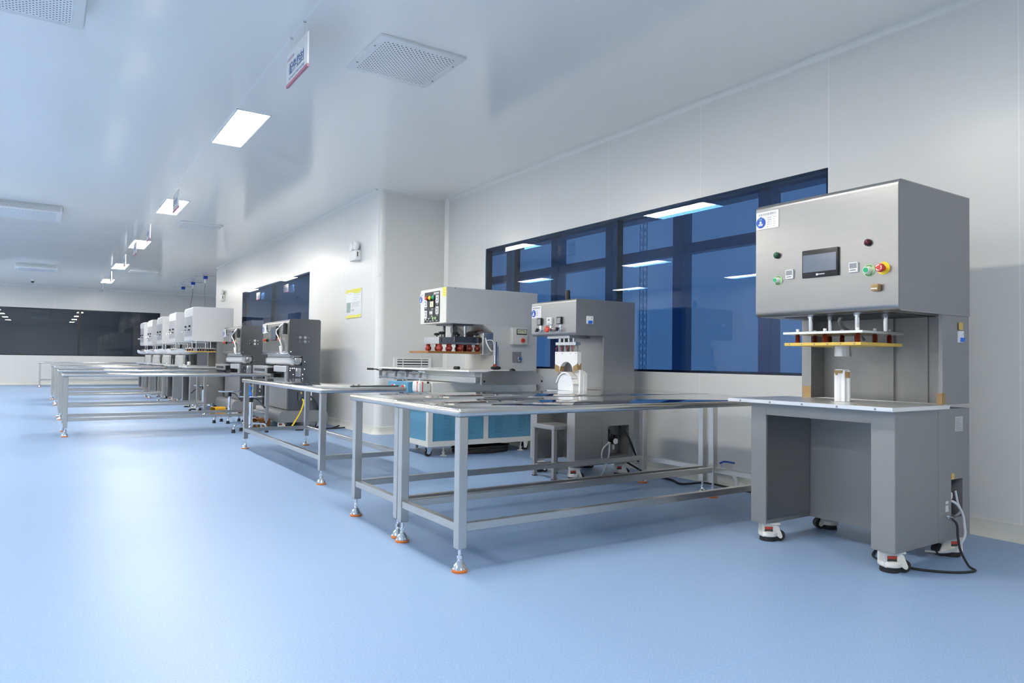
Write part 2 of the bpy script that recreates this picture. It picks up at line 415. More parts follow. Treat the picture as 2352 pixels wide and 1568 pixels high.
# the corridor outside the right windows and the glazed outer facade
b = MB()
for k in range(-9, 10):
    y = 8.52+k*1.46
    if -6 < y < 20.2: b.box(7.5, 7.7, y-.09, y+.09, 0, CZ)
b.box(7.55, 7.70, -6.1, 20.3, 2.60, 2.74).box(7.5, 7.75, -6.1, 20.3, 3.22, CZ).box(7.5, 7.75, -6.1, 20.3, 0, .55)
struct('wall_outer', b, MULL)
struct('wall_corridor_end', MB().box(XR+.1, 7.75, -6.1, -6.0, 0, CZ).box(6.6, 7.75, 20.3, 20.4, 0, CZ), DARKROOM)

# ---------------------------------------------------------------- ceiling lights, vents, signs and small ceiling gear
def led(x, y, label):
    t = thing('ceiling_light', label, 'ceiling light', (x, y, CZ), 'flush LED ceiling panels')
    f = MB(); f.box(-.165, .165, -.64, -.625, -.008, 0).box(-.165, .165, .625, .64, -.008, 0).box(-.165, -.15, -.64, .64, -.008, 0).box(.15, .165, -.64, .64, -.008, 0)
    f.build('frame', WHITE, t)
    MB().box(-.15, .15, -.625, .625, -.006, 0).build('diffuser', LED, t, 'glowing white diffuser')
    return t
YL = [7.72, 12.40, 17.02, 21.55, 26.10]
ORD = ['nearest lit rectangular LED panel in the ceiling row, beside the near hanging sign', 'second lit LED ceiling panel, crossed by the second hanging sign',
       'third lit LED ceiling panel counting away from the near hanging sign', 'fourth lit LED ceiling panel, second from the far wall', 'farthest lit LED ceiling panel, closest to the far wall']
l0 = led(1.65, YL[0], ORD[0])
for y, lb in zip(YL[1:], ORD[1:]): dup(l0, (1.65, y, CZ), lb)
for x in (1.65, -2.15, -5.95):
    for y in [3.1, -1.5]+(YL if x < 0 else []):
        dup(l0, (x, y, CZ), 'lit LED ceiling panel of the rows outside the picture')
FILL = mat('added_fill_panel', (1, .95, .86), .4, emit=12.0)
lb = thing('ceiling_light', 'added unseen fill panel in the room beyond the far window', 'ceiling light', (-.6, 32.2, CZ))  # unseen glowing panel, added only to brighten the dark far window
MB().box(-1.2, 1.2, -.3, .3, -.006, 0).build('diffuser', FILL, lb)
def vent(name, label, x, y, s, drop):
    t = thing(name, label, 'air vent', (x, y, CZ), 'perforated ceiling air diffusers')
    f = MB()
    if drop > .05:
        f.box(-s, s, -s, s, -drop, -.0, .006)
        f.build('housing', WHITE, t)
        sl = MB()
        for k in range(4):
            z = -drop+.022+k*.022
            sl.box(s-.001, s+.008, -s+.03, s-.03, z, z+.008).box(-s+.03, s-.03, -s-.008, -s+.001, z, z+.008)
        sl.build('side_slats', GREYEN, t)
        MB().box(-s+.07, s-.07, -s+.07, s-.07, -drop-.004, -drop).build('perforated_plate', PERF, t, 'plate with rows of small round holes')
    else:
        f.box(-s, s, -s, s, -.022, 0, .004); f.build('frame', WHITE, t)
        # shallow dished plate
        q = s-.055; q2 = s-.16; bmk = MB(); bm = bmk.bm
        A = [bm.verts.new((sx*q, sy*q, -.023)) for sx, sy in ((-1, -1), (1, -1), (1, 1), (-1, 1))]
        B = [bm.verts.new((sx*q2, sy*q2, -.040)) for sx, sy in ((-1, -1), (1, -1), (1, 1), (-1, 1))]
        for i in range(4): bm.faces.new((A[i], A[(i+1) % 4], B[(i+1) % 4], B[i]))
        bm.faces.new(B); bmk.build('perforated_plate', PERF, t, 'dished plate with rows of small round holes')
        for sx in (-1, 1):
            for sy in (-.5, .5): MB().cyl((sx*(s-.025), sy*s, -.022), (sx*(s-.025), sy*s, -.026), .008, n=10).build('screw', GREY, t)
    return t
vent('ceiling_vent', 'square perforated vent in the ceiling in front of the near lit panel and hanging sign', 2.36, 5.16, .36, .02)
vent('ceiling_vent', 'faint square perforated vent in the ceiling right of the second and third lit panels', 2.30, 13.9, .36, .02)
vent('ceiling_vent', 'farthest flat square vent in the ceiling, right of the fourth lit panel', 2.30, 22.6, .36, .02)
vent('ceiling_diffuser', 'boxy perforated air diffuser cut by the top left corner', -.30, 5.28, .47, .115)
vent('ceiling_diffuser', 'boxy perforated air diffuser at the left edge, second from the camera', -.28, 13.9, .47, .115)
vent('ceiling_diffuser', 'farthest boxy perforated air diffuser, before the far wall window', -.22, 22.9, .47, .115)
def sign(y, label, full):
    t = thing('hanging_sign', label, 'sign', (1.48, y, 3.08), 'signs hung in a row below the ceiling')
    MB().box(-.006, .006, -.252, .252, 0, .25, .001).build('board', WHITE, t)
    MB().box(-.0075, .0075, -.252, .252, 0, .022).build('red_band', PINKI, t, 'red band along the bottom edge')
    for s in (-1, 1):
        wr = MB(); wr.cyl((0, s*.16, .25), (0, s*.16, CZ-3.08), .0012, n=6).cyl((0, s*.16, CZ-3.08-.012), (0, s*.16, CZ-3.08), .012, n=12)
        wr.build('wire', CHROME, t)
    for sx in (-1, 1):
        if not full and sx > 0: pass
        a, xx = (0, -sx*-1, 0), sx*.0082
        xd = (0, -1, 0) if sx < 0 else (0, 1, 0)
        st = .215 if sx < 0 else -.215
        text([('配件热封', .092, (xx, 0, .082), 'CENTER', .35, .0007), ('Accessory heat sealing', .032, (xx, 0, .038), 'CENTER', .37)], 'lettering', NAVY, t, xd)
        bar = MB()
        for k in range(8):
            yy = (.225-k*.021)*(1 if sx < 0 else -1)
            bar.box(xx-.0004, xx+.0004, min(yy, yy-.016*(1 if sx < 0 else -1)), max(yy, yy-.016*(1 if sx < 0 else -1)), .188, .206)
        bar.build('small_mark', PINKL, t, 'faint red mark in the upper corner')
    return t
s0 = sign(5.10, 'nearest white hanging sign lettered in blue above a red band', True)
for y, lb in ((10.75, 'second hanging sign, before the second lit ceiling panel'), (13.85, 'third hanging sign, seen edge-on between the second and third lit panels'),
              (16.05, 'fourth hanging sign, edge-on below the third lit panel'), (18.25, 'fifth hanging sign, edge-on by the fourth lit panel'),
              (22.2, 'sixth hanging sign, edge-on between the two farthest lit panels'), (25.6, 'farthest hanging sign, edge-on left of the farthest lit panel')):
    dup(s0, (1.48, y, 3.08), lb)
t = thing('security_camera', 'small dome camera on the ceiling near the far wall at left', 'camera', (-.36, 27.2, CZ))
MB().cyl((0, 0, -.06), (0, 0, 0), .06).build('base', WHITE, t); MB().sphere((0, 0, -.065), .048).build('dome', BLACK, t, 'dark dome')
def socket(y, label, bot):
    t = thing('ceiling_socket', label, 'power socket', (3.92, y, CZ), 'blue power sockets on the ceiling')
    MB().box(-.28, .28, -.10, .10, -.02, 0, .004).build('plate', CHROME, t)
    MB().box(-.055, .055, -.055, .055, -.105, -.02, .01).build('socket_box', BLUE, t, 'blue socket box')
    if bot:
        MB().cyl((0, 0, -.10), (0, 0, -.22), .036, .024).build('plug', WHITE, t)
        MB().tube([(0, 0, -.22), (-.03, 0, -.5), (-.01, .02, -.8), (-.06, 0, -1.1), (-.02, .05, -CZ+2.06)] if bot == 1 else [(0, 0, -.22), (-.02, 0, -.5), (-.06, .02, -.8), (-.03, 0, -1.1), (-.06, .05, -CZ+2.06)], .011, 6).build('cable', GREY, t, 'dark dangling power cable')
    return t
socket(22.34, 'nearest blue ceiling socket with a cable dropping behind the pale presses', 1)
socket(24.42, 'middle blue ceiling socket with a dangling cable', 2)
socket(26.34, 'farthest small blue ceiling socket without a visible cable', 0)

# ---------------------------------------------------------------- things on the walls
def emergency(y, label):
    t = thing('emergency_light', label, 'emergency light', (XI, y, 2.5), 'twin-spot emergency lights on the wall')
    MB().box(-.085, 0, -.13, .13, 0, .15, .012).build('box', WHITE, t)
    MB().box(-.062, -.048, -.132, -.128, .05, .12).build('grille', BLACK, t)
    for s in (-1, 1):
        l = MB().lathe([(.02, .045), (.06, .02), (.068, -.01), (.06, -.03), (.0, -.034)], (-.055, s*.075, .215), 'x').build('lamp_head', WHITE, t)
        MB().cyl((-.05, s*.06, .15), (-.05, s*.07, .18), .012, n=10).build('pivot', GREY, l)
    return t
e0 = emergency(10.0, 'white twin-lamp emergency light above the yellow-edged notice')
dup(e0, (XI, 19.4, 2.5), 'small far twin-lamp emergency light left of the inner window')
t = thing('wall_notice', 'white notice with yellow top and bottom bands on the wall', 'notice', (XI, 10.12, 1.66))
MB().box(-.012, 0, -.31, .31, 0, .43, .002).build('board', CARD, t)
wav = [(-.31, .43), (.31, .43), (.31, .375)]+[(.31-.62*i/12, .375+.014*math.sin(i/12*6.28)) for i in range(1, 12)]+[(-.31, .385)]
MB().prism(wav, 'x', -.0135, -.0115).build('top_band', TAPEY, t, 'yellow wavy band')
wav = [(-.31, 0), (.31, 0), (.31, .03)]+[(.31-.62*i/12, .03+.022*i/12+.008*math.sin(i/12*6.28)) for i in range(1, 12)]+[(-.31, .055)]
MB().prism(wav, 'x', -.0135, -.0115).build('bottom_band', TAPEY, t, 'yellow wavy band')
ph = MB(); ph.m(mat('notice_photo', (.30, .42, .38), .5, 0, .6, (40, 40, 40))).box(-.0135, -.0115, .11, .27, .085, .235); ph.build('picture', None, t, 'small greenish picture')
ln = MB()
for k, (a, c, z) in enumerate([(-.27, .0, .36), (.05, .26, .36), (-.27, -.02, .335), (-.2, .02, .30), (-.15, .02, .27), (-.27, .07, .23), (-.27, .05, .215), (-.24, .05, .20), (-.2, .07, .185), (-.25, .07, .165)]):
    ln.box(-.0132, -.0116, a, c, z, z+.003)
ln.box(-.0135, -.0115, -.02, .0, .10, .13).box(-.0135, -.0115, .03, .05, .10, .13)
ln.build('printed_lines', GREY, t)
t = thing('wall_grille', 'return air grille with dark horizontal slots low on the white return wall', 'vent', (4.40, YR, .62))
f = MB(); f.box(-.29, .29, -.02, 0, 0, .02).box(-.29, .29, -.02, 0, .43, .45).box(-.29, -.245, -.02, 0, .02, .43).box(.245, .29, -.02, 0, .02, .43); f.build('frame', WHITE, t)
MB().box(-.245, .245, -.006, -.002, .02, .43).build('opening', BLACK, t, 'dark opening')
s = MB()
for k in range(11): s.box(-.245, .245, -.018, -.006, .03+k*.037, .05+k*.037)
s.box(-.16, -.15, -.02, -.008, .02, .43).box(.13, .14, -.02, -.008, .02, .43); s.build('slats', WHITE, t)

# ---------------------------------------------------------------- steel work tables
def table(label, x0, x1, y0, y1, h=.81, rails='xXyY', leg=.05, hole=False):
    """rails: x/X = end rails at x0/x1, y/Y = long rails at y0/y1"""
    t = thing('work_table', label, 'table', ((x0+x1)/2, (y0+y1)/2, 0), 'stainless steel work tables')
    a, b = (x1-x0)/2, (y1-y0)/2
    m = MB().box(-a, a, -b, b, h-.042, h, .017, 3).m(POLISH); m.m(EDGE)
    m.bm.normal_update()
    for f in m.bm.faces: f.material_index = 0 if f.normal.z > .95 else 1
    m.build('tabletop', None, t)
    li, q = .022, leg
    for sx in (-1, 1):
        for sy in (-1, 1):
            xa, ya = sx*(a-li-q/2), sy*(b-li-q/2)
            l = MB().box(xa-q/2, xa+q/2, ya-q/2, ya+q/2, .115, h-.043, .003, 1)
            lo = l.build('leg', STEELL, t)
            f = MB(); f.m(CHROME).cyl((xa, ya, .04), (xa, ya, .118), .009, n=12).cyl((xa, ya, .066), (xa, ya, .082), .016, n=6)
            f.lathe([(.036, .012), (.038, .018), (.034, .026), (.018, .048), (.013, .054), (.012, .062)], (xa, ya, 0), n=20)
            f.m(ORANGE).lathe([(.038, 0), (.040, .004), (.040, .010), (.037, .0125)], (xa, ya, 0), n=20)
            f.build('leveling_foot', None, lo, 'chrome cone foot with an orange pad')
            if hole and sx < 0 and sy < 0: MB().cyl((xa+.0, ya-q/2-.001, h-.15), (xa+.0, ya-q/2+.004, h-.15), .008, n=12).build('bolt_hole', BLACK, lo)
    z0, z1 = .198, .238; o = li+q
    for r in rails:
        m = MB()
        if r in 'xX':
            s = -1 if r == 'x' else 1; c = s*(a-li-q/2)
            m.box(c-.019, c+.019, -b+o, b-o, z0, z1, .002, 1)
        else:
            s = -1 if r == 'y' else 1; c = s*(b-li-q/2)
            m.box(-a+o, a-o, c-.019, c+.019, z0, z1, .002, 1)
        m.build('rail', STEELL, t)
    return t
table('near stainless steel table in front, its corner leg closest to the camera', 1.70, 4.44, 3.03, 3.795)
table('stainless steel table pushed against the back of the nearest table', 1.72, 4.44, 3.805, 4.57, hole=True)
table('stainless steel table standing alone lengthwise behind the two nearest tables', 1.905, 2.70, 5.74, 8.50, .80)
table('long steel table in front of the two dark pad presses, nearest of the far tables', .20, 2.80, 10.62, 11.46)
table('second of the far steel tables, behind the one at the dark presses', .19, 2.45, 13.42, 14.22)
table('third of the far steel tables, before the pale presses', .18, 2.28, 17.35, 18.15)
table('fourth of the far steel tables, before the farther pale presses', .14, 2.25, 19.5, 20.3)
table('farthest steel table, standing near the far wall window', -.14, 2.9, 27.2, 28.0)

# ---------------------------------------------------------------- shared machine details
def status_plate(p, x, y, z, w, h, badge=BLUE, small=False):
    """white status card on a face looking towards -x; y = left edge (larger y), z = bottom"""
    o = MB().box(x-.004, x, y-w, y, z, z+h, .0015, 1).build('status_plate', CARD, p, 'white status card with a round blue badge')
    r = h*.30; cy, cz = y-w*.22, z+h*.40
    bb = MB(); bb.m(badge).lathe([(r, -.0042), (r, -.007), (r*.93, -.009), (.0, -.009)], (x, cy, cz), 'x', 28)
    bb.cyl((x-.0042, cy, cz+r), (x-.007, cy, cz+r), r*.14, n=10)
    bb.m(mat_badge).box(x-.0094, x-.009, cy-r*.32, cy+r*.32, cz+r*.42, cz+r*.72)
    bb.m(WHITE).cyl((x-.0094, cy, cz+r*.02), (x-.009, cy, cz+r*.02), r*.24, n=16)
    bb.box(x-.0094, x-.009, cy-r*.5, cy+r*.5, cz-r*.42, cz-r*.26).box(x-.0094, x-.009, cy-r*.46, cy+r*.46, cz-r*.6, cz-r*.5)
    bb.build('badge', None, o)
    xx = x-.0046
    it = [('设备状态管理标识', h*.15, (xx, y-w*.5, z+h*.79), 'CENTER', w*.80)]
    if not small:
        for k, (s, q) in enumerate((('设备名称', .16), ('设备编号', .07), ('管理人员', .10), ('操作人员', .11), ('备  注', .0))):
            it.append((s, h*.075, (xx, y-w*.49, z+h*(.60-k*.125)), 'LEFT', w*.20 if k < 4 else w*.12))
    text(it, 'lettering', INK, o)
    ln = MB().box(xx, x-.004, y-w*.97, y-w*.03, z+h*.715, z+h*.722)
    for k, q in enumerate((.17, .07, .10, .11, .08)): ln.box(xx, x-.004, y-w*.76-w*q, y-w*.76, z+h*(.62-k*.125), z+h*(.64-k*.125))
    if small:
        for k in range(4): ln.box(xx, x-.004, y-w*.68, y-w*.48, z+h*(.60-k*.125), z+h*(.64-k*.125))
    ln.build('printed_lines', GREY, o)
    return o
mat_badge = mat('badge_patch', (.16, .32, .30), .4)
def button(p, name, x, y, z, r, ring, rmat, cap, proud=.022, cr=None, col=WHITE, lab=None):
    """round push button on a face looking towards -x"""
    o = MB(); cr = cr or r*.5
    if ring: o.m(rmat).cyl((x, y, z), (x-.002, y, z), r, n=32)
    o.m(col).lathe([(cr*1.25, 0), (cr*1.25, -proud*.8), (cr*1.15, -proud), (cr*.95, -proud), (0, -proud*.9)], (x, y, z), 'x', 24)
    o.m(cap).cyl((x-proud*.8, y, z), (x-proud*1.12, y, z), cr*.92, n=24)
    return o.build(name, None, p, lab)
def estop(p, x, y, z, r):
    o = MB(); o.m(YELLOW).cyl((x, y, z), (x-.003, y, z), r, n=32)
    o.m(REDP).lathe([(r*.42, 0), (r*.42, -.02), (r*.66, -.026), (r*.66, -.040), (r*.58, -.046), (0, -.047)], (x, y, z), 'x', 28)
    o.m(WHITE)
    for k in range(3):
        a0 = k*2.094+.35
        for q in range(6):
            a = a0+q*.24; b = a+.24
            vs = [o.bm.verts.new((x-.0475, y+rr*math.cos(t), z+rr*math.sin(t))) for rr, t in ((r*.36, a), (r*.48, a), (r*.48, b), (r*.36, b))]
            o._fin([o.bm.faces.new(vs)])
    return o.build('emergency_stop', None, p, 'red emergency stop on a yellow disc')
def spin(bm, x, y, a=-.62):
    c, q = math.cos(a), math.sin(a)
    for v in bm.verts:
        dx, dy = v.co.x-x, v.co.y-y; v.co.x, v.co.y = x+dx*c-dy*q, y+dx*q+dy*c
def caster(p, x, y, sgn=-1, top=.11):
    """white levelling caster: shell, wheel behind, pad, label; sgn = side the wheel points to (along +x when 1)"""
    c = MB()
    prof = rounded([(-.052, .026), (.040, .030), (.056, .016), (.072, .024), (.044, .096), (-.050, .096)], [.008, .004, .012, .014, .02, .006], 4)
    c.prism([(x+sgn*px, pz) for px, pz in prof], 'y', y-.036, y+.036)
    c.m(CAST).lathe([(.052, .028), (.056, .034), (.056, .050), (.05, .058)], (x-sgn*.004, y, 0), n=24)
    c.box(x-.055, x+.055, y-.045, y+.045, .098, top-.001, .002, 1)
    spin(c.bm, x, y); o = c.build('caster', CAST, p, 'white levelling caster')
    wh = MB().cyl((x+sgn*.055, y-.026, .033), (x+sgn*.055, y+.026, .033), .033, n=24); spin(wh.bm, x, y); wh.build('wheel', RUBBER, o, 'black wheel')
    pd = MB().lathe([(.046, 0), (.048, .004), (.046, .026), (.04, .032)], (x-sgn*.006, y, 0), n=24); spin(pd.bm, x, y); pd.build('pad', RUBBER, o, 'black pad')
    l = MB()
    for yy, d in ((y-.0365, -1), (y+.0365, 1)):
        l.m(INK).box(x-sgn*.012-.024, x-sgn*.012+.024, min(yy, yy+d*.001), max(yy, yy+d*.001), .052, .086)
        l.m(REDP).box(x-sgn*.012-.0235, x-sgn*.012+.0225, min(yy, yy+d*.0014), max(yy, yy+d*.0014), .071, .085)
        l.m(WHITE).box(x-sgn*.012-.016, x-sgn*.012+.012, min(yy, yy+d*.0014), max(yy, yy+d*.0014), .054, .059)
    spin(l.bm, x, y)
    l.build('label', None, o, 'red and black label')
    return o
def breaker(p, x, z, w=.07, h=.07, y=-.004):
    """small circuit breaker window on a face looking towards -y"""
    o = MB(); o.m(CARD).box(x-w/2, x+w/2, y, .001, z, z+h, .001, 1)
    o.m(BBLUE).box(x-w*.34, x+w*.30, y-.006, y, z+h*.06, z+h*.18).box(x-w*.30, x-w*.08, y-.012, y, z+h*.18, z+h*.42).box(x+w*.02, x+w*.24, y-.012, y, z+h*.18, z+h*.42)
    o.m(NAVY).box(x+w*.2, x+w*.3, y-.001, y, z+h*.70, z+h*.80)
    return o.build('circuit_breaker', None, p, 'white circuit breaker with blue switches')
def press_plates(p, y0, y1, x0=.03, x1=.45, z=1.21, zt=1.34, spring=BROWNR):
    """hanging press: rods, aluminium plate, insulators, yellow board (local coordinates)"""
    for (rx, ry) in ((x0+.12, y0+.10), (x0+.12, y1-.10), (x1-.10, y0+.05), (x1-.10, y1-.10)):
        r = MB().cyl((rx, ry, z+.02), (rx, ry, zt), .013, n=16).cyl((rx, ry, zt-.012), (rx, ry, zt), .019, n=16)
        r.build('guide_rod', CHROME, p)
    MB().box(x0, x1, y0, y1, z+.009, z+.024, .002, 1).build('press_plate', ALUW, p, 'bright aluminium press plate')
    MB().box(x0, x1, y0+.01, y1-.01, z-.056, z-.039, .001, 1).build('board', YBOARD, p, 'yellow insulating board')
    bolts = MB()
    for k in range(6): bolts.cyl((x0-.0015, y0+.045+k*(y1-y0-.09)/5, z-.0475), (x0+.003, y0+.045+k*(y1-y0-.09)/5, z-.0475), .004, n=10)
    bolts.build('board_bolts', GREY, p)
    for ry in (y0+.05, (y0+y1)/2, y1-.07):
        for rx in (x0+.04, (x0+x1)/2, x1-.06):
            s = MB().m(spring); n = 9
            prof = [(.006, z-.040)]
            for k in range(n): prof += [(.015, z-.039+k*.0052), (.011, z-.0365+k*.0052)]
            prof += [(.006, z+.010)]
            s.lathe(prof, (rx, ry, 0), n=14); s.m(WHITE).cyl((rx, ry, z+.024), (rx, ry, z+.040), .009, n=10)
            s.build('insulator', None, p, 'ribbed red-brown insulator')

# ---------------------------------------------------------------- welding press with a deep head (the big one at right and the five pale ones)
def big_press(name, label, x0, y0, W, zt, pale=False, cover=False, group=None, drum=None):
    t = thing(name, label, 'press machine', (x0, y0, 0), group)
    m_side = PALE if pale else STEELV
    zb = 1.33 if not pale else 1.35
    # lower cabinet with knee space and a service recess in the right side
    b = MB(); BW = W+.015
    b.box(0, .43, 0, .125, .112, .82, .002, 1).box(0, .43, BW-.105, BW, .112, .82, .002, 1).box(.001, .429, .12, BW-.10, .752, .819)
    if not pale:
        b.box(.43, .57, 0, BW, .112, .82).box(.57, .70, 0, .12, .112, .225).box(.57, .70, 0, .12, .435, .82).box(.57, .70, .12, BW, .112, .82).box(.70, .78, 0, BW, .112, .82)
    else: b.box(.43, .78, 0, BW, .112, .82, .002, 1)
    b.build('base_cabinet', STEELV if not pale else STEELV, t)
    MB().box(.012, .425, .1255, .1275, .135, .745).build('knee_lining', STEEL, t)
    MB().box(.012, .425, BW-.1075, BW-.1055, .135, .745).build('knee_lining', STEEL, t)
    wt = MB().box(-.075, .50, -.028, BW+.115 if not pale else BW+.02, .821, .843, .002, 1).build('worktop', ALUW, t, 'bright aluminium work plate')
    s = MB()
    for k in range(5): s.cyl((-.0765, .06+k*.205, .831), (-.07, .06+k*.205, .831), .006, n=10)
    s.build('screws', GREY, wt)
    c = MB()
    c.box(.48, .78, 0, .02, .843, zb+.01).box(.48, .78, W-.065, W, .843, zb+.01).box(.62, .78, .02, W-.06, .843, zb+.01)
    c.box(.606, .622, .33, .52, .843, zb).box(.612, .622, .14, .15, .843, zb)
    c.build('column', STEELV, t)
    if not pale:
        MB().box(.4785, .482, W-.064, W-.008, .845, .915).build('tape', TAPE, t, 'brown tape patch')
        MB().box(.4785, .482, -.001, .03, .845, .905).box(.4785, .51, -.0015, .001, .845, .905).build('tape', TAPE, t, 'brown tape patch')
    hp = rounded([(.02, zb), (.02, zt), (.78, zt), (.78, zb)], [.032, .032, .004, .004], 6)
    MB().prism(hp, 'y', -.006, W).build('head', m_side if pale else STEEL, t)
    MB().box(.03, .77, -.0075, -.006, zb+.005, zt-.005).build('side_panel', PALE if pale else STEELV, t)
    if pale:
        MB().box(.014, .02, .04, W-.06, zb+.10, zt-.18, .001, 1).build('control_panel', PANELG, t, 'grey inset control panel')
        for yy in (.22, W-.26):
            for y2, z2, r2 in ((yy, zt-.38, .02), (yy+.05, zb+.22, .022)): MB().cyl((.02, y2, z2), (-.02, y2, z2), r2, n=12).build('knob', BLACK, t, 'black knob')
        MB().box(.010, .014, W-.12, W-.02, zb+.18, zb+.22).build('tag', WHITE, t)
        for yy in (.20, .50, W-.20): MB().cyl((.02, yy, zb+.20), (-.05, yy, zb+.20), .016, n=12).sphere((-.05, yy, zb+.20), .022, n=10).build('handle', CHROME, t, 'shiny ball handle')
        MB().box(.010, .0195, W-.11, W-.02, zt-.16, zt-.04).build('status_plate', CARD, t)
    else:
        status_plate(t, .0198, W-.004, zt-.147, .155, .105)
        sc = MB(); sc.m(BLACK).box(.004, .02, .31, .525, 1.535, 1.69, .004, 2)
        so = sc.build('touch_screen', None, t, 'black framed touch screen')
        MB().box(.002, .005, .318, .517, 1.565, 1.662).build('display', SCREEN, so)
        lg = MB().box(.0032, .0042, .425, .437, 1.544, 1.555).box(.0032, .0042, .385, .424, 1.548, 1.552); lg.build('mark', CARD, so)
        def lamp(y, z, m, lb):
            o = MB(); o.m(BLACK).cyl((.02, y, z), (.008, y, z), .019, n=20); o.m(m).sphere((.006, y, z), .0165, .8, 1, 1, 14); o.build('indicator_lamp', None, t, lb)
        lamp(.695, 1.687, DGREEN, 'dark green indicator lamp'); lamp(.147, 1.690, DRED, 'dark red indicator lamp')
        for y, z in ((.610, 1.567), (.225, 1.568)):
            o = MB(); o.m(CARD).box(.008, .02, y-.024, y+.024, z-.026, z+.026, .001, 1); o.m(GREY).box(.0072, .0085, y-.020, y+.020, z-.006, z+.022)
            o.m(INK).box(.0074, .0082, y-.016, y+.018, z-.017, z-.013); o.m(GREY).box(.0072, .0078, y+.010, y+.017, z-.018, z-.012); o.build('timer', None, t, 'white framed timer')
        for y, z, r in ((.691, 1.539, .029), (.145, 1.544, .033)):
            bo = button(t, 'push_button', .02, y, z, r, True, LGREEN, GREENP, .030, r*.44, lab='green push button on a pale green ring')
            for sgn in (1, -1):
                lt = MB()
                for k in range(5):
                    a = math.pi/2*sgn+(k-2)*.32
                    lt.box(.0172, .0182, y+r*.78*math.cos(a)-.002, y+r*.78*math.cos(a)+.002, z+r*.78*math.sin(a)-.003, z+r*.78*math.sin(a)+.003)
                lt.build('ring_marks', INK, bo)
        estop(t, .02, .068, 1.548, .033)
        kn = MB(); kn.m(TAPE).box(-.012, .02, .080, .118, 1.432, 1.468, .004, 2); kn.m(CARD).box(-.0125, -.011, .085, .117, 1.442, 1.447); kn.build('selector_knob', None, t, 'brown selector knob')
        # right side labels and service recess
        MB().box(.652, .695, -.0075, -.004, 1.198+.055, 1.198+.095).build('ochre_tag', TAGY, t)
        breaker(t, .675, 1.182, .052, .064, -.010)
        lb = MB(); lb.m(mat('foil_label', (.50, .52, .53), .45)).box(.615, .70, -.0022, .001, .695, .775)
        lo = lb.build('rating_label', None, t, 'grey rating label'); ll = MB()
        for k in range(8): ll.box(.622, .693-.012*(k % 3), -.0026, -.0020, .702+k*.0088, .705+k*.0088)
        ll.build('printed_lines', GREY, lo)
        MB().box(.571, .602, -.0025, .001, .437, .468).build('ochre_tag', TAGY, t)
        MB().box(.505, .535, -.0025, .001, .268, .302).box(.505, .535, -.0026, .001, .31, .325).build('white_tag', GREYEN, t)
        rg = MB(); rg.m(BLUE).box(.572, .60, .02, .10, .37, .43); rg.m(BLACK).cyl((.60, .07, .30), (.60, .07, .40), .028, n=16).cyl((.588, .015, .345), (.588, .06, .345), .024, n=20)
        rg.m(CARD).cyl((.588, .010, .345), (.588, .016, .345), .021, n=20); rg.m(CHROME).cyl((.575, .03, .375), (.575, .05, .40), .012, n=10)
        rg.m(BLACK).sphere((.645, .06, .29), .02); rg.build('air_regulator', None, t, 'black air regulator with a white gauge')
        MB().tube([(.575, .03, .325), (.61, -.005, .305), (.65, -.02, .25), (.66, -.025, .19), (.648, -.03, .12), (.62, .02, .04), (.60, .15, .012)], .007).build('air_hose', HOSEC, t, 'clear air hose')
        MB().tube([(.66, .02, .365), (.665, .01, .30), (.675, .0, .255), (.672, .03, .22)], .006).build('hose', HOSEC, t)
        MB().tube([(.58, .02, .232), (.585, -.02, .20), (.578, -.03, .13), (.54, -.06, .07), (.49, -.12, .014), (.44, -.17, .008), (.30, -.11, .008), (.20, .05, .008), (.25, .25, .008), (.5, .35, .008)], .006).build('power_cord', RUBBER, t, 'black power cord')
        st = MB(); st.tube([(.485, -.012, .250), (.51, -.012, .245), (.54, -.012, .240), (.575, -.004, .232)], .005, smooth=False); st.cyl((.512, -.012, .236), (.512, -.012, .254), .005); st.build('drain_valve', CHROME, t)
        MB().tube([(.30, .47, zb), (.33, .50, zb-.03), (.40, .50, zb-.07), (.47, .46, zb-.10), (.46, .42, zb-.14)], .009).build('press_hose', HOSEC, t)
        MB().box(.16, .62, .10, W-.10, zb-.003, zb).build('head_opening', BLACK, t, 'dark opening under the head')
    # press
    if pale: press_plates(t, .16, W-.12, .02, .50, 1.195, zb)
    else:
        press_plates(t, .185, .665, .03, .445, 1.212, zb)
        MB().cyl((.24, .425, 1.098), (.24, .425, 1.158), .048, n=28).build('upper_die', ALU, t, 'cylindrical aluminium upper die')
    if cover:
        cv = MB(); n = 40; rows = []
        for rr, zz, wv in ((.02, 1.115, 0), (.22, 1.10, .006), (.30, 1.125, .012), (.33, 1.17, .02), (.335, 1.20, .022), (.325, 1.198, .022), (.318, 1.17, .02), (.285, 1.135, .012), (.02, 1.13, 0)):
            row = []
            for i in range(n):
                a = i*2*math.pi/n; cs, sn = math.cos(a), math.sin(a); k = 1/max(abs(cs), abs(sn))**.55
                row.append(cv.bm.verts.new((.24+rr*k*cs, W/2+rr*k*1.22*sn+wv*math.sin(a*5+cover), zz+wv*math.sin(a*7+cover*2))))
            rows.append(row)
        for a, b2 in zip(rows, rows[1:]):
            for i in range(n): cv.bm.faces.new((a[i], a[(i+1) % n], b2[(i+1) % n], b2[i]))
        cv.bm.faces.new(rows[0][::-1]); cv.bm.faces.new(rows[-1])
        cv.build('press_cover', MILK, t, 'white film cover wrapped under the press plate')
    for cx, cy, sg in ((.09, .07, 1), (.09, BW-.06, 1), (.68, .06, -1), (.68, BW-.07, -1)): caster(t, cx, cy, sg)
    return t
big_press('welding_press', 'large brushed steel press with a touch screen, at the right against the wall', 3.55, 1.88, .845, 2.0)
MOLDM = mat('bright_mold_aluminium', (.90, .90, .90), .45, .55, .03, (4, 4, 30))
MOLD_AT = (3.775, 2.295, .843)
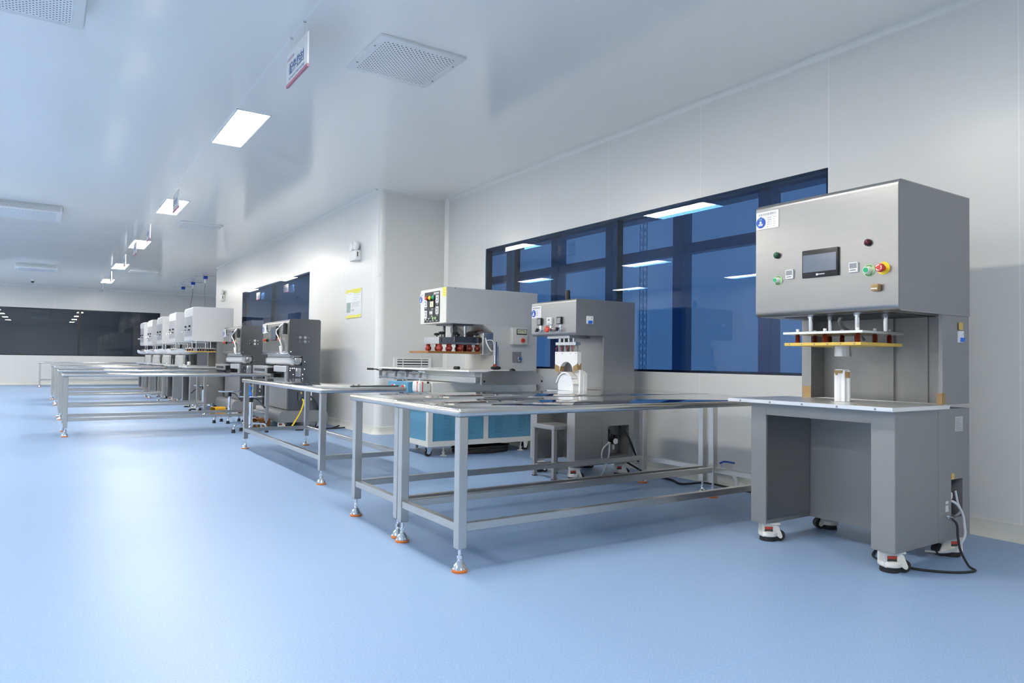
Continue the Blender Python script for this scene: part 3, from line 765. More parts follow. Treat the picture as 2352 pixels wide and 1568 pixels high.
t = thing('aluminium_mold', 'upright bright aluminium mold with brown tape on the large press table', 'mold', MOLD_AT)
prof = [(.040*math.cos(a)*(1+.10*math.cos(a*8)), .040*math.sin(a)*(1+.10*math.cos(a*8))) for a in [i*2*math.pi/64 for i in range(64)]]
MB().prism(prof, 'z', .002, .178).build('body', MOLDM, t)
MB().lathe([(.046, .178), (.046, .182), (.0, .182)], n=32).build('rim', CHROME, t)
MB().lathe([(.062, 0), (.062, .002), (0, .002)], n=32).build('seat_ring', GREY, t)
for a0, a1, z0, z1 in ((2.4, 3.6, .160, .177), (2.75, 3.05, .150, .177), (3.95, 4.65, .135, .168)):
    r = .0465; q = [(r*math.cos(a0+(a1-a0)*i/8), r*math.sin(a0+(a1-a0)*i/8)) for i in range(9)]; r = .040
    q += [(r*math.cos(a1-(a1-a0)*i/8), r*math.sin(a1-(a1-a0)*i/8)) for i in range(9)]
    MB().prism(q, 'z', z0, z1).build('tape', TAPE, t, 'brown tape strip')
PALES = [(15.0, 'nearest pale grey press with a bare yellow press board', False), (17.15, 'second pale grey press, first with a white film cover under its head', 1.0),
         (19.25, 'third pale grey press counting away from the dark presses', 2.1), (21.2, 'fourth pale grey press, next to last of the row', 3.3), (23.05, 'farthest pale grey press by the far window', 4.2)]
for y, lb, cv in PALES:
    big_press('pale_press', lb, 2.40, y, .95, 2.03, True, cv, 'pale presses along the wall')
def drum(y, label):
    t = thing('drum_mold', label, 'mold', (2.68, y+.46, .843), 'polished drum molds on the pale presses')
    MB().lathe([(.21, 0), (.21, .015), (.19, .02), (.19, .235), (.185, .24), (0, .24)], n=40).build('body', POLISH, t)
    MB().lathe([(.197, .20), (.197, .215), (.19, .216)], n=40).build('band', CHROME, t)
    return t
for (y, lb, cv), d in zip(PALES[1:], ('nearest polished drum under the white covers', 'second polished drum under the white covers', 'third polished drum under the white covers', 'farthest polished drum under the white covers')): drum(y, d)
t = thing('clamp_fixture', 'small steel fixture on the worktop of the nearest pale press', 'fixture', (2.42, 15.5, .843))
MB().box(-.04, .14, -.16, .16, 0, .03, .003, 1).build('base', ALU, t); MB().box(0, .06, -.05, .03, .03, .10, .006).build('block', ALUW, t); MB().cyl((.02, .03, .065), (.02, .16, .07), .008).build('lever', CHROME, t)

# ---------------------------------------------------------------- smaller arch press behind the near tables
t = thing('arch_press', 'smaller stainless press with white arch-shaped dies behind the near tables', 'press machine', (3.89, 4.85, 0))
b = MB(); W2, D2 = .675, .70
b.box(0, .32, 0, .11, .125, .765, .002, 1).box(0, .32, W2-.105, W2, .125, .765, .002, 1).box(0, .32, .10, W2-.10, .70, .764)
b.box(.32, .385, 0, W2, .125, .775).box(.385, .64, 0, W2, .125, .195).box(.385, .64, 0, W2, .47, .775).box(.385, .64, .14, W2, .19, .475).box(.64, D2, 0, W2, .125, .775)
b.build('base_cabinet', STEELM, t)
MB().box(.06, .35, .05, .50, .764, .786, .002, 1).build('worktop', ALU, t)
c = MB(); c.box(.325, D2, 0, .018, .786, 1.30).box(.325, D2, W2-.018, W2, .786, 1.30).box(.42, D2, .018, W2-.018, .786, 1.30); c.build('column', STEELM, t)
hp = rounded([(.0, 1.285), (.0, 1.605), (D2, 1.605), (D2, 1.285)], [.026, .026, .004, .004], 6)
MB().prism(hp, 'y', -.002, W2).build('head', STEELM, t)
status_plate(t, -.0002, W2-.005, 1.455, .155, .112, small=True)
for y, m, lb in ((.53, GREY, 'dark square meter'), (.375, CARD, 'white digital timer'), (.225, GREY, 'dark square meter')):
    o = MB(); o.m(BLACK if m is GREY else CARD).box(-.02, 0, y-.033, y+.033, 1.385, 1.452, .002, 1); o.m(m).box(-.0212, -.0198, y-.024, y+.024, 1.392, 1.442)
    if m is CARD: o.m(GREY).box(-.022, -.021, y-.016, y+.012, 1.418, 1.440).box(-.022, -.021, y-.018, y+.016, 1.396, 1.402)
    o.build('meter', None, t, lb)
for y, red in ((.53, 0), (.37, 1), (.225, 0)):
    o = MB(); o.m(CHROME).box(-.005, 0, y-.02, y+.012, 1.362, 1.382).lathe([(.022, 0), (.022, -.012), (.014, -.016), (.014, -.03), (0, -.03)], (0, y-.005, 1.342), 'x', 20)
    if red: o.m(REDP).lathe([(.012, -.03), (.028, -.036), (.030, -.05), (.024, -.058), (0, -.06)], (0, y-.005, 1.342), 'x', 24)
    else: o.m(BLACK).box(-.055, -.03, y-.012, y+.002, 1.322, 1.356, .004, 2).box(-.052, -.03, y-.006, y+.022, 1.322, 1.336, .003, 1)
    o.build('emergency_stop' if red else 'rotary_switch', None, t, 'red mushroom button' if red else 'black rotary switch')
breaker(t, .155, 1.385, .075, .07, -.008)
MB().cyl((.18, .35, 1.605), (.18, .35, 1.63), .014, n=14).cyl((.18, .35, 1.63), (.18, .35, 1.71), .024, .021, n=18).cyl((.18, .35, 1.71), (.18, .35, 1.716), .017, n=16).build('antenna_cap', BLACK, t, 'black capped post on top')
MB().box(.08, .32, .19, .53, 1.262, 1.285).build('head_plate', ALU, t)
for y in (.19, .26, .33, .39): MB().cyl((.13, y, 1.225), (.13, y, 1.263), .010, n=12).build('guide_rod', CHROME, t)
MB().box(.10, .16, .125, .425, 1.198, 1.226, .001, 1).build('press_plate', ALU, t)
for y in (.15, .225, .31, .39):
    s = MB().m(GREY).cyl((.13, y, 1.137), (.13, y, 1.199), .014, n=14); s.m(INSR).tube([(.115, y+.018, 1.19), (.10, y+.028, 1.165), (.115, y+.032, 1.14)], .0035)
    s.build('insulator', None, t, 'post with a thin red wire')
# upper die block with an arch cut out
yc, ya, yb, zl, zh, ra, xa, xb = .272, .112, .443, .955, 1.138, .098, .11, .155
ys = [(ya, zl+.025), (yc-ra-.012, zl-.012)]+[(yc-ra*math.cos(a), zl+ra*.93*math.sin(a)) for a in [i*math.pi/16 for i in range(17)]]+[(yc+ra+.012, zl-.012), (yb, zl+.012)]
up = MB()
for (p, q) in zip(ys, ys[1:]): up.prism([p, q, (q[0], zh), (p[0], zh)], 'x', xa, xb)
bmesh.ops.remove_doubles(up.bm, verts=up.bm.verts, dist=1e-5)
upo = up.build('upper_die', WHITE, t, 'white block with an arch cut out')
for y in (.135, .21, .34, .42): MB().cyl((xa-.001, y, 1.122), (xa+.004, y, 1.122), .005, n=10).build('bolt', GREY, upo)
for sg, y0, y1, z0, z1 in ((-1, ya, yc-ra-.003, zl+.012, zl-.014), (1, yc+ra+.003, yb, zl-.014, zl+.006)):
    tp = MB().prism([(y0, z0), (y1, z1), (y1, z1+.062), (y0, z0+.062)], 'x', xa-.0015, xa+.001)
    if sg < 0: tp.prism([(xa, zl+.02), (xb, zl+.02), (xb, zl+.085), (xa+.022, zl+.055), (xa, zl+.085)], 'y', ya-.0015, ya+.001)
    for i in range(8):
        a, c2 = i*.07, (i+1)*.07
        tp.prism([(yc+sg*(ra-.002)*math.cos(a), zl+(ra-.002)*.93*math.sin(a)), (yc+sg*(ra-.002)*math.cos(c2), zl+(ra-.002)*.93*math.sin(c2)), (yc+sg*ra*math.cos(c2), zl+ra*.93*math.sin(c2)), (yc+sg*ra*math.cos(a), zl+ra*.93*math.sin(a))], 'x', xa, xb)
    tp.build('tape', TAPE, upo, 'brown tape on a lower corner')
MB().prism([(.08, .786), (.24, .786), (.24, .90), (.20, .965), (.12, .965), (.08, .94)], 'x', .165, .20).build('bracket', WHITE, t, 'white back plate')
MB().prism([(.205, .786), (.125, .786), (.125, .975), (.155, .975)], 'y', .085, .105).build('side_plate', WHITE, t, 'white tapering side plate')
cyd, rd = .275, .112
MB().prism([(cyd-rd, .786), (cyd+rd, .786)]+[(cyd+rd*math.cos(a), .825+rd*math.sin(a)) for a in [i*math.pi/20 for i in range(21)]], 'x', .105, .165).build('lower_die', MILK, t, 'white drum-shaped lower die')
q = [(cyd+(rd+.002)*math.cos(a), .826+(rd+.002)*math.sin(a)) for a in [.42+i*(math.pi-.84)/20 for i in range(21)]]
q = [(q[0][0]+.022, q[0][1]-.022)]+q+[(q[-1][0]-.018, q[-1][1]-.03)]
q2 = [(cyd+(p[0]-cyd)*1.07, .826+(p[1]-.826)*1.10+.003) for p in q]; sh = MB()
for i in range(len(q)-1): sh.prism([q[i], q[i+1], q2[i+1], q2[i]], 'x', .092, .16)
bmesh.ops.remove_doubles(sh.bm, verts=sh.bm.verts, dist=1e-5)
sh.build('die_sheet', WHITE, t, 'curved white sheet over the lower die')
rg = MB(); rg.m(BLACK).cyl((.43, .06, .30), (.43, .06, .40), .022, n=16).cyl((.43, .06, .40), (.43, .06, .43), .028, n=16).box(.40, .55, .05, .10, .32, .355, .006).cyl((.485, .012, .325), (.485, .05, .325), .030, n=22)
rg.m(CARD).cyl((.485, .006, .325), (.485, .013, .325), .026, n=22); rg.m(BLACK).cyl((.485, .06, .36), (.485, .06, .39), .010, n=10).box(.52, .55, .05, .09, .335, .375, .004)
rg.m(HOSEC).cyl((.43, .06, .245), (.43, .06, .31), .018, n=14).cyl((.495, .06, .245), (.495, .06, .31), .018, n=14); rg.build('air_regulator', None, t, 'black regulator with a round white gauge')
MB().tube([(.435, .02, .312), (.38, -.012, .315), (.315, -.015, .27), (.30, -.015, .20), (.33, -.015, .135), (.37, -.02, .09)], .0075).build('air_hose', HOSEC, t, 'clear hose loop')
MB().tube([(.392, .05, .34), (.392, -.008, .31), (.39, -.012, .23), (.36, -.02, .15), (.30, -.03, .06), (.22, -.06, .010), (.12, -.10, .008)], .0075).build('air_hose', HOSEC, t, 'clear hose to the floor')
MB().tube([(.55, .04, .462), (.60, -.006, .40), (.66, -.012, .30), (.72, .0, .20), (.78, .03, .13), (.90, .1, .09)], .008).build('power_cord', RUBBER, t, 'black power cord')
for cx, cy, sg in ((.06, .075, 1), (.06, W2-.06, 1), (.60, .075, 1), (.62, W2-.07, 1)): caster(t, cx, cy, sg)
MB().tube([(.445, -.006, .135), (.47, -.02, .135), (.475, -.02, .11), (.475, -.02, .08)], .006).build('drain_valve', CHROME, t)

t = thing('steel_stand', 'low square steel stand in the knee space of the arch press', 'stand', (3.91, 5.15, 0))
s = MB().box(-.145, .125, -.165, .165, .44, .478, .003, 1).build('top', STEELV, t)
for sx in (-.127, .107):
    for sy in (-.147, .147):
        l = MB().box(sx-.017, sx+.017, sy-.017, sy+.017, .006, .44).build('leg', STEELV, t)
        MB().box(sx-.019, sx+.019, sy-.019, sy+.019, 0, .008).build('foot_cap', BLACK, l)
MB().box(-.140, -.114, -.13, .13, .085, .115).box(.094, .12, -.13, .13, .085, .115).box(-.12, .1, -.16, -.134, .085, .115).box(-.12, .1, .134, .16, .085, .115).build('lower_frame', STEELV, t)

# ---------------------------------------------------------------- blue and cream high frequency welder
t = thing('tray_welder', 'cream and blue welding machine with a sliding tray behind the near tables', 'welding machine', (3.45, 6.80, 0))
WY = .78
f = MB()
for x in (-.002, .70, 1.362): f.box(x, x+.055, -.002, .05, .111, .601)
for x in (-.002, 1.362): f.box(x, x+.055, WY-.05, WY+.002, .111, .601)
for z in (.112, .545): f.box(0, 1.415, 0, .05, z, z+.055).box(0, 1.415, WY-.05, WY, z, z+.055).box(0, .05, .05, WY-.05, z, z+.055).box(1.365, 1.415, .05, WY-.05, z, z+.055)
f.box(.02, 1.39, .03, WY-.03, .115, .14); f.build('cabinet_frame', CREAM, t)
def lpanel(x0, x1, cols):
    p = MB().box(x0, x1, .012, .02, .165, .548, .001, 1).build('side_panel', BLUEP, t, 'blue panel with louvres')
    l = MB()
    for cx in cols:
        for k in range(8): l.box(cx-.045, cx+.045, .004, .014, .235+k*.034, .247+k*.034, .004, 2)
    l.build('louvres', BLUEP, p)
    for x in (x0+.02, x1-.02):
        for z in (.18, .53): MB().cyl((x, .009, z), (x, .013, z), .006, n=8).build('screw', GREY, p)
lpanel(.058, .698, (.24, .54)); lpanel(.758, 1.358, (.90, 1.22))
MB().box(.012, .02, .055, WY-.055, .165, .548, .001, 1).build('end_panel', BLUEP, t, 'blue end panel')
MB().box(-.01, 1.415, 0, WY, .60, .695, .004, 1).build('deck', CREAM, t)
MB().box(.05, 1.415, .02, WY, .695, .80, .004, 1).build('upper_deck', CREAM, t)
cb = MB().box(-.13, .03, .25, WY, .685, .800, .004, 1).build('control_box', BLUEP, t, 'blue control box')
for y in (.60, .33):
    o = MB(); o.m(CARD).cyl((-.13, y, .745), (-.145, y, .745), .022, n=18); o.m(REDP).lathe([(.014, -.015), (.022, -.02), (.022, -.034), (.015, -.04), (0, -.041)], (-.13, y, .745), 'x', 18); o.build('red_button', None, cb, 'red button')
o = MB(); o.m(CREAM).box(-.10, .05, .04, .22, .69, .815, .03, 4); o.m(REDP).box(-.103, -.08, .075, .09, .70, .81, .004, 2).box(-.06, -.05, .0385, .05, .70, .81); o.m(BLACK).box(.0, .02, .038, .045, .79, .81); o.build('rounded_cover', None, t, 'cream cover with red stripes')
# tray
MB().box(.25, .31, -.55, 1.90, .812, .876, .004, 1).box(1.0, 1.05, -.55, 1.90, .812, .876, .004, 1).build('tray_rail', ALU, t)
ep = [(.29, .795), (1.075, .795), (1.075, .872), (.95, .942), (.42, .942), (.29, .915)]
e = MB().prism(ep, 'y', -.61, -.60).build('end_plate', ALU, t, 'aluminium end plate with cut corners')
MB().cyl((.32, -.614, .832), (.32, -.60, .832), .011, n=12).cyl((1.05, -.614, .832), (1.05, -.60, .832), .011, n=12).build('bolts', BLACK, e)
MB().sphere((.70, -.56, .945), .03, 1.2, 1, .7).build('bumper', BLACK, e)
MB().box(.22, .34, 1.88, 1.93, .80, .935, .004, 1).build('tray_end', CREAM, t)
MB().box(.20, .92, -.50, 1.85, .926, .944, .002, 1).build('tray_board', WHITE, t, 'white tray board')
MB().box(.30, 1.0, -.45, 1.80, .80, .925).build('tray_frame', GREYEN, t)
for y in (1.78, 1.30, .98, .62):
    o = MB(); o.m(GREY).cyl((.20, y-.03, .90), (.20, y+.03, .90), .018, n=12).box(.18, .215, y-.012, y+.012, .835, .90, .003, 1)
    o.m(CHROME).cyl((.195, y, .81), (.195, y, .845), .009, n=10).cyl((.195, y, .80), (.195, y, .81), .015, n=10); o.m(BLACK).tube([(.20, y, .905), (.16, y+.05, .915), (.10, y+.09, .918)], .008).cyl((.13, y+.07, .917), (.07, y+.13, .919), .014, n=10)
    o.build('toggle_clamp', None, t, 'steel clamp with a black handle')
MB().cyl((.18, 1.85, .905), (.18, .45, .905), .007, n=8).build('clamp_rod', CHROME, t)
MB().box(.51, .58, -.03, .02, .855, .93, .004, 1).build('bracket', GREYEN, t)
MB().cyl((.34, .05, .962), (.34, -.04, .962), .018, n=14).build('roller', BLACK, t, 'dark short roller')
# column and head
c = MB(); prof = [(1.415, .69), (1.415, 1.46), (.66, 1.46), (.805, 1.36), (.805, .69)]
c.prism(prof, 'y', 0, .64); c.build('column', GREYEN, t)
h = MB(); h.box(.20, 1.416, -.004, .63, 1.452, 1.85, .004, 1); h.build('head', GREYEN, t)
MB().box(.194, .2, .0, .626, 1.455, 1.846, .002, 1).build('front_panel', CREAM, t, 'cream front face')
k = MB(); k.m(BLACK).box(.188, .194, .15, .515, 1.47, 1.815, .001, 1)
ko = k.build('control_panel', None, t, 'black control panel with meters and lamps')
g = MB()
for y, z in ((.475, 1.69), (.475, 1.565), (.195, 1.725), (.195, 1.60)):
    g.m(CARD).box(.182, .188, y-.033, y+.033, z-.042, z+.042); g.m(GREY).box(.181, .183, y-.018, y+.018, z-.028, z+.028); g.m(CARD).cyl((.18, y+.01, z), (.1805, y+.01, z), .014, n=12)
g.m(BLACK).box(.180, .188, .27, .375, 1.635, 1.715, .002, 1); g.m(METERF).box(.179, .181, .278, .362, 1.642, 1.705)
g.m(INK).prism([(.295, 1.655), (.298, 1.655), (.345, 1.69), (.342, 1.69)], 'x', .178, .1795)
g.m(GREY).box(.181, .188, .295, .375, 1.555, 1.60).m(CARD).box(.180, .182, .305, .34, 1.565, 1.59).box(.180, .182, .35, .37, 1.57, 1.592)
g.build('meters', None, ko, 'pale meters')
for y, m in ((.425, REDP), (.345, YELLOW), (.265, GREENP)):
    o = MB(); o.m(BLACK).cyl((.188, y, 1.745), (.172, y, 1.745), .027, n=18); o.m(m).sphere((.168, y, 1.745), .024, .8, 1, 1, 14); o.build('indicator_lamp', None, ko, {REDP: 'red', YELLOW: 'amber', GREENP: 'green'}[m]+' indicator lamp')
g = MB()
for y in (.46, .385): g.m(CARD).box(.176, .188, y-.03, y+.02, 1.512, 1.518).cyl((.188, y, 1.508), (.170, y-.012, 1.500), .006, n=8)
for y in (.285, .225): g.m(LGREEN).cyl((.188, y, 1.512), (.176, y, 1.512), .016, n=14)
for k2 in range(6): g.m(CARD).box(.1872, .188, .16+k2*.022, .176+k2*.022, 1.787, 1.803)
g.m(CARD)
for y, z in ((.475, 1.635), (.475, 1.51), (.195, 1.67), (.195, 1.55), (.32, 1.62), (.33, 1.54), (.44, 1.49), (.36, 1.485), (.30, 1.488), (.21, 1.487)):
    g.box(.1872, .188, y-.02, y+.02, z, z+.004).box(.1872, .188, y-.012, y+.014, z-.009, z-.006)
g.box(.1872, .188, .165, .30, 1.778, 1.781); g.build('switches', None, ko, 'small switches, lamps and white print')
status_plate(t, .1938, .635, 1.695, .10, .115, small=True)
yl = MB(); yl.m(TAPEY).box(.1925, .194, .005, .085, 1.745, 1.846); yl.m(GREY).box(.192, .1926, .02, .06, 1.785, 1.789).box(.192, .1926, .015, .065, 1.765, 1.768).box(.192, .1926, .02, .06, 1.81, 1.813); yl.build('warning_label', None, t, 'yellow warning label')
MB().cyl((.30, -.0045, 1.838), (.30, -.008, 1.838), .007, n=10).build('screw', GREY, t)
# boxes on the right side
o = MB(); o.m(CREAM).box(1.03, 1.245, -.06, 0, 1.235, 1.43, .006, 2)
bo = o.build('meter_box', None, t, 'cream meter box')
g = MB(); g.m(BLACK).box(1.085, 1.225, -.068, -.059, 1.352, 1.415, .002, 1); g.m(METERF).box(1.092, 1.218, -.0695, -.067, 1.362, 1.410)
for i in range(10):
    a = .5+i*.22; b2 = a+.22
    g.m(INK).prism([(1.155+.055*math.cos(a), 1.36+.04*math.sin(a)), (1.155+.055*math.cos(b2), 1.36+.04*math.sin(b2)), (1.155+.051*math.cos(b2), 1.36+.036*math.sin(b2)), (1.155+.051*math.cos(a), 1.36+.036*math.sin(a))], 'y', -.0702, -.069)
g.build('gauge', None, bo, 'pale gauge in a black frame')
MB().lathe([(.026, -.06), (.026, -.072), (.022, -.078), (0, -.08)], (1.172, 0, 1.285), 'y', 22).build('red_button', REDP, bo, 'red button')
o = MB(); o.m(GREY).box(1.065, 1.19, -.012, 0, 1.03, 1.152, .002, 1); po = o.build('switch_plate', None, t, 'grey plate with a knob')
MB().lathe([(.03, -.012), (.03, -.03), (.02, -.034), (.02, -.06), (0, -.061)], (1.145, 0, 1.072), 'y', 20).build('knob', CHROME, po)
# press under the head
hy = .25
for y in (hy-.10, hy+.10):
    for x in (.36, .52):
        MB().cyl((x, y, 1.30), (x, y, 1.455), .016, n=14).cyl((x, y, 1.44), (x, y, 1.455), .03, n=14).build('guide_rod', DARKST if x < .4 else CHROME, t)
MB().box(.31, .57, hy-.2, hy+.2, 1.438, 1.452).build('mount_plate', DARKST, t)
MB().cyl((.43, hy, 1.30), (.43, hy, 1.44), .030, n=18).cyl((.43, hy, 1.36), (.43, hy, 1.42), .038, n=18).build('cylinder', GREY, t)
MB().box(.15, .70, hy-.18, hy+.18, 1.225, 1.24, .001, 1).box(.15, .70, hy-.18, hy-.172, 1.24, 1.30).box(.15, .70, hy+.172, hy+.18, 1.24, 1.30).box(.15, .158, hy-.172, hy+.172, 1.24, 1.30).build('press_plate', ALU, t, 'aluminium press tray')
MB().box(.33, .66, hy-.195, hy-.12, 1.245, 1.31, .004, 1).build('black_beam', DARKST, t)
for x, y in ((.17, .05), (.33, .03), (.33, .47), (.60, .03), (.60, .47)):
    o = MB(); o.cyl((x, y, 1.24), (x, y, 1.335), .006, n=8); o.lathe([(.012, 1.325), (.034, 1.335), (.036, 1.35), (.02, 1.358), (0, 1.359)], (x, y, 0), n=12); o.build('hand_knob', BLACK, t, 'black star knob')
for x in (.18, .30, .44, .56, .66):
    for y in (.11, .39):
        MB().lathe([(.022, 1.225), (.026, 1.215), (.022, 1.205), (.034, 1.19), (.036, 1.17), (.026, 1.155), (.022, 1.145), (0, 1.144)], (x, y, 0), n=18).build('insulator', INSR if x < .5 else BROWNR, t, 'red ribbed insulator')
MB().box(.0, .78, .03, .50, 1.122, 1.144, .001, 1).build('lower_board', BOARD, t, 'brown insulating board')
yb = MB(); yb.m(PEDALY).box(.67, .72, .02, .10, 1.235, 1.32, .003, 1); yb.m(GREY).box(.72, .765, .02, .10, 1.235, 1.32, .003, 1); yb.m(BLACK).lathe([(.03, 0), (.03, .015), (.0, .016)], (.655, .06, 1.275), 'x', 16); yb.build('tuning_motor', None, t, 'amber and black tuning unit')
st = MB(); pts = [(.60+.16*(1-math.cos(a)), 1.24+.15*math.sin(a)) for a in [i*math.pi/18 for i in range(19)]]
for i, ((xa, za), (xb, zb_)) in enumerate(zip(pts, pts[1:])):
    st.m(DRED if False else (BLACK if i < 7 else COPPER)).prism([(xa, za), (xb, zb_), (xb+.0, zb_+.006), (xa, za+.006)], 'y', .14, .38)
st.build('copper_strap', None, t, 'arched copper strap')
MB().prism([(.80, 1.46), (.62, 1.44), (.70, 1.30), (.80, 1.12)], 'y', .60, .61).build('shield', ALU, t)
MB().box(.665, .81, -.004, .06, 1.11, 1.36, .012, 3).build('cover_box', ALU, t, 'aluminium cover box')
MB().tube([(.70, .0, 1.30), (.72, -.02, 1.22), (.76, -.03, 1.16), (.80, -.01, 1.155)], .008).tube([(.68, .02, 1.26), (.78, -.03, 1.27), (.80, -.03, 1.10)], .005).build('white_tubes', WHITE, t)
lv = MB(); lv.m(CHROME).box(.80, .825, -.055, -.03, .985, 1.26, .003, 1).box(.835, .842, -.05, -.04, .985, 1.21); lv.m(BLACK).sphere((.82, -.04, .965), .055, 1.2, .8, .42); lv.m(INSR).sphere((.80, -.05, .985), .024); lv.build('test_lever', None, t, 'chrome lever with a dark foot')
# casters and feet
for x, y in ((.06, .10), (1.33, .10), (.06, WY-.1), (1.33, WY-.1)):
    c = MB(); c.m(CHROME).box(x-.045, x+.045, y-.04, y+.04, .104, .112).prism([(x-.03, .105), (x+.03, .105), (x+.008, .03), (x-.035, .03)], 'y', y-.028, y-.022).prism([(x-.03, .105), (x+.03, .105), (x+.008, .03), (x-.035, .03)], 'y', y+.022, y+.028)
    c.m(BLACK).cyl((x-.012, y-.018, .041), (x-.012, y+.018, .041), .041, n=24); c.m(CHROME).cyl((x-.012, y-.030, .041), (x-.012, y+.030, .041), .018, n=14); c.build('swivel_caster', None, t, 'chrome swivel caster')
for x, y in ((.22, .06), (1.24, .06), (.22, WY-.06), (1.24, WY-.06)):
    MB().cyl((x, y, .02), (x, y, .114), .009, n=10).lathe([(.038, 0), (.038, .006), (.014, .016), (.012, .03), (.018, .034), (.018, .044), (.01, .048)], (x, y, 0), n=18).build('jack_foot', GREYEN, t)
t = thing('hose_coil', 'coil of black hose lying on the floor under the blue welder', 'hose', (4.22, 6.98, 0))
h = MB()
for k, (r, z) in enumerate(((.30, .014), (.31, .032), (.295, .05), (.305, .066))):
    h.tube([((r+.01*math.sin(k+i))*1.15*math.cos(i*math.pi/12), r*.62*math.sin(i*math.pi/12), z+.004*math.sin(i*1.3+k)) for i in range(25)], .012, 8)
h.build('coils', RUBBER, t)

# ---------------------------------------------------------------- dark pad presses
def pad_press(label, x0, y0, group):
    t = thing('pad_press', label, 'press machine', (x0, y0, 0), group)
    W = 1.46; D = .47
    sp = rounded([(0, 1.115), (0, 1.625), (D, 1.625), (D, .27), (0, .27), (0, .93), (.20, .93), (.20, 1.08), (.05, 1.08)], [.04, .045, .03, .01, .01, .02, .03, .03, .0], 4)
    sp = [(0, 1.115), (0, 1.585), (.006, 1.607), (.02, 1.62), (.04, 1.625), (D-.02, 1.625), (D, 1.605), (D, .27), (0, .27), (0, .93), (.19, .93), (.20, .94), (.20, 1.065), (.19, 1.08), (.05, 1.085), (.02, 1.09)]
    for ya, yb in ((0, .014), (W-.014, W)): MB().prism(sp, 'y', ya, yb).build('side_plate', DARKST, t, 'dark grey side plate with a throat')
    MB().box(.012, D-.01, .014, W-.014, 1.125, 1.612, .012, 2).box(.21, D-.01, .014, W-.014, .28, 1.13).box(.012, D-.01, .10, W-.10, .28, .74).build('body', STEELV, t)
    MB().prism(rounded([(.0, 1.115), (-.015, 1.15), (-.002, 1.58), (.03, 1.617), (.06, 1.617), (.06, 1.115)], [.006, .01, .02, .01, 0, 0], 3), 'y', .014, W-.014).build('head_front', STEEL, t, 'brushed sloping front panel')
    MB().box(-.03, .02, .01, W-.03, 1.095, 1.12, .008, 2).build('head_lip', CHROME, t)
    status_plate(t, -.014, W-.01, 1.44, .22, .15, small=True)
    o = MB(); o.m(BLACK).box(-.04, .0, .56, .86, 1.31, 1.53, .006, 2); o.m(SCREEN).box(-.042, -.039, .585, .835, 1.335, 1.51); o.build('touch_screen', None, t, 'screen in a dark frame')
    sw = MB(); sw.m(CARD).box(-.03, 0, 1.14, 1.22, 1.44, 1.49, .004, 1); sw.m(CHROME).cyl((.0, 1.05, 1.47), (-.05, 1.05, 1.47), .018, n=12).cyl((.0, .98, 1.47), (-.03, .98, 1.47), .02, n=12); sw.build('switches', None, t)
    for y in (1.25, .42): estop(t, -.012, y, 1.325, .036); MB().cyl((0, y-.11, 1.322), (-.04, y-.11, 1.322), .022, n=14).build('selector', BLACK if y > 1 else CHROME, t)
    a = MB(); a.m(BLACK).cyl((-.02, .16, 1.40), (-.02, .16, 1.54), .03, n=14).sphere((-.02, .16, 1.54), .03)
    a.m(CHROME).tube([(-.02, .16, 1.55), (-.03, .24, 1.55), (-.05, .36, 1.50), (-.06, .46, 1.46)], .011)
    a.m(WHITE).tube([(-.06, .46, 1.46), (-.06, .48, 1.42), (-.05, .42, 1.37), (-.05, .36, 1.33), (-.04, .28, 1.25), (-.05, .24, 1.16)], .008).cyl((-.05, .25, 1.22), (-.05, .23, 1.12), .026, .016, n=12); a.build('gooseneck', None, t, 'chrome gooseneck with a white cord')
    b = MB()
    for x in (.16, .235):
        for z in (1.29, 1.35): b.cyl((x, -.012, z), (x, .0, z), .022, n=16).cyl((x, -.03, z), (x, -.01, z), .012, n=12)
    for x in (.105, .29):
        for z in (1.29, 1.35): b.cyl((x, -.008, z), (x, 0, z), .008, n=10)
    b.build('side_bolts', CHROME, t)
    # roller in the throat
    r = MB(); r.cyl((.10, .10, 1.0), (.10, W-.10, 1.0), .062, n=28).build('roller', MILK, t, 'white roller cylinder')
    MB().cyl((.10, W-.10, 1.0), (.10, W-.05, 1.0), .075, n=24).build('roller_cap', CHROME, t)
    m = MB(); m.cyl((.13, .0, 1.0), (.13, .10, 1.0), .055, n=20).box(.09, .19, -.01, .05, .98, 1.05, .01).box(.10, .18, -.02, .04, .77, .90, .012).cyl((.14, -.025, .83), (.14, .0, .83), .035, n=16)
    m.build('drive_motor', ALU, t, 'metal drive units at the side')
    MB().box(.02, .2, .03, W-.2, 1.06, 1.10, .004, 1).build('upper_block', ALU, t)
    # front slide
    s = MB(); s.m(ALUW).box(-.03, .01, .05, .70, .835, .925, .003, 1); s.m(GREY).box(-.02, .2, .02, .15, .70, .93, .004, 1)
    s.build('front_cover', None, t, 'white front cover plate')
    s = MB(); s.m(ALU).box(-.10, .04, .80, 1.70, .885, .915, .003, 1).box(-.10, -.08, .86, 1.68, .80, .885); s.m(BLACK).box(-.105, -.10, .95, 1.60, .83, .872, .004, 1).box(.0, .12, .8, 1.2, .74, .80); s.build('slide_arm', None, t, 'bar with a black inset sticking out at the far side')
    sc = MB()
    for x, z in ((.025, .89), (.055, .89), (.085, .89), (.025, .86), (.07, .80), (.05, .73), (.21, .80), (.21, .74), (.235, .99), (.235, .88), (.03, 1.135)): sc.sphere((x, -.002, z), .009, n=8)
    sc.build('screws', CHROME, t)
    # skirt and feet
    MB().prism(rounded([(-.13, .10), (-.13, .27), (.60, .27), (.60, .10)], [.01, .08, .08, .01], 5), 'y', -.02, W+.02).build('skirt', STEELV, t, 'rounded base skirt')
    for x, y in ((-.06, .06), (.53, .06), (-.06, W-.06), (.53, W-.06)): caster(t, x, y, 1 if x < 0 else -1, .10)
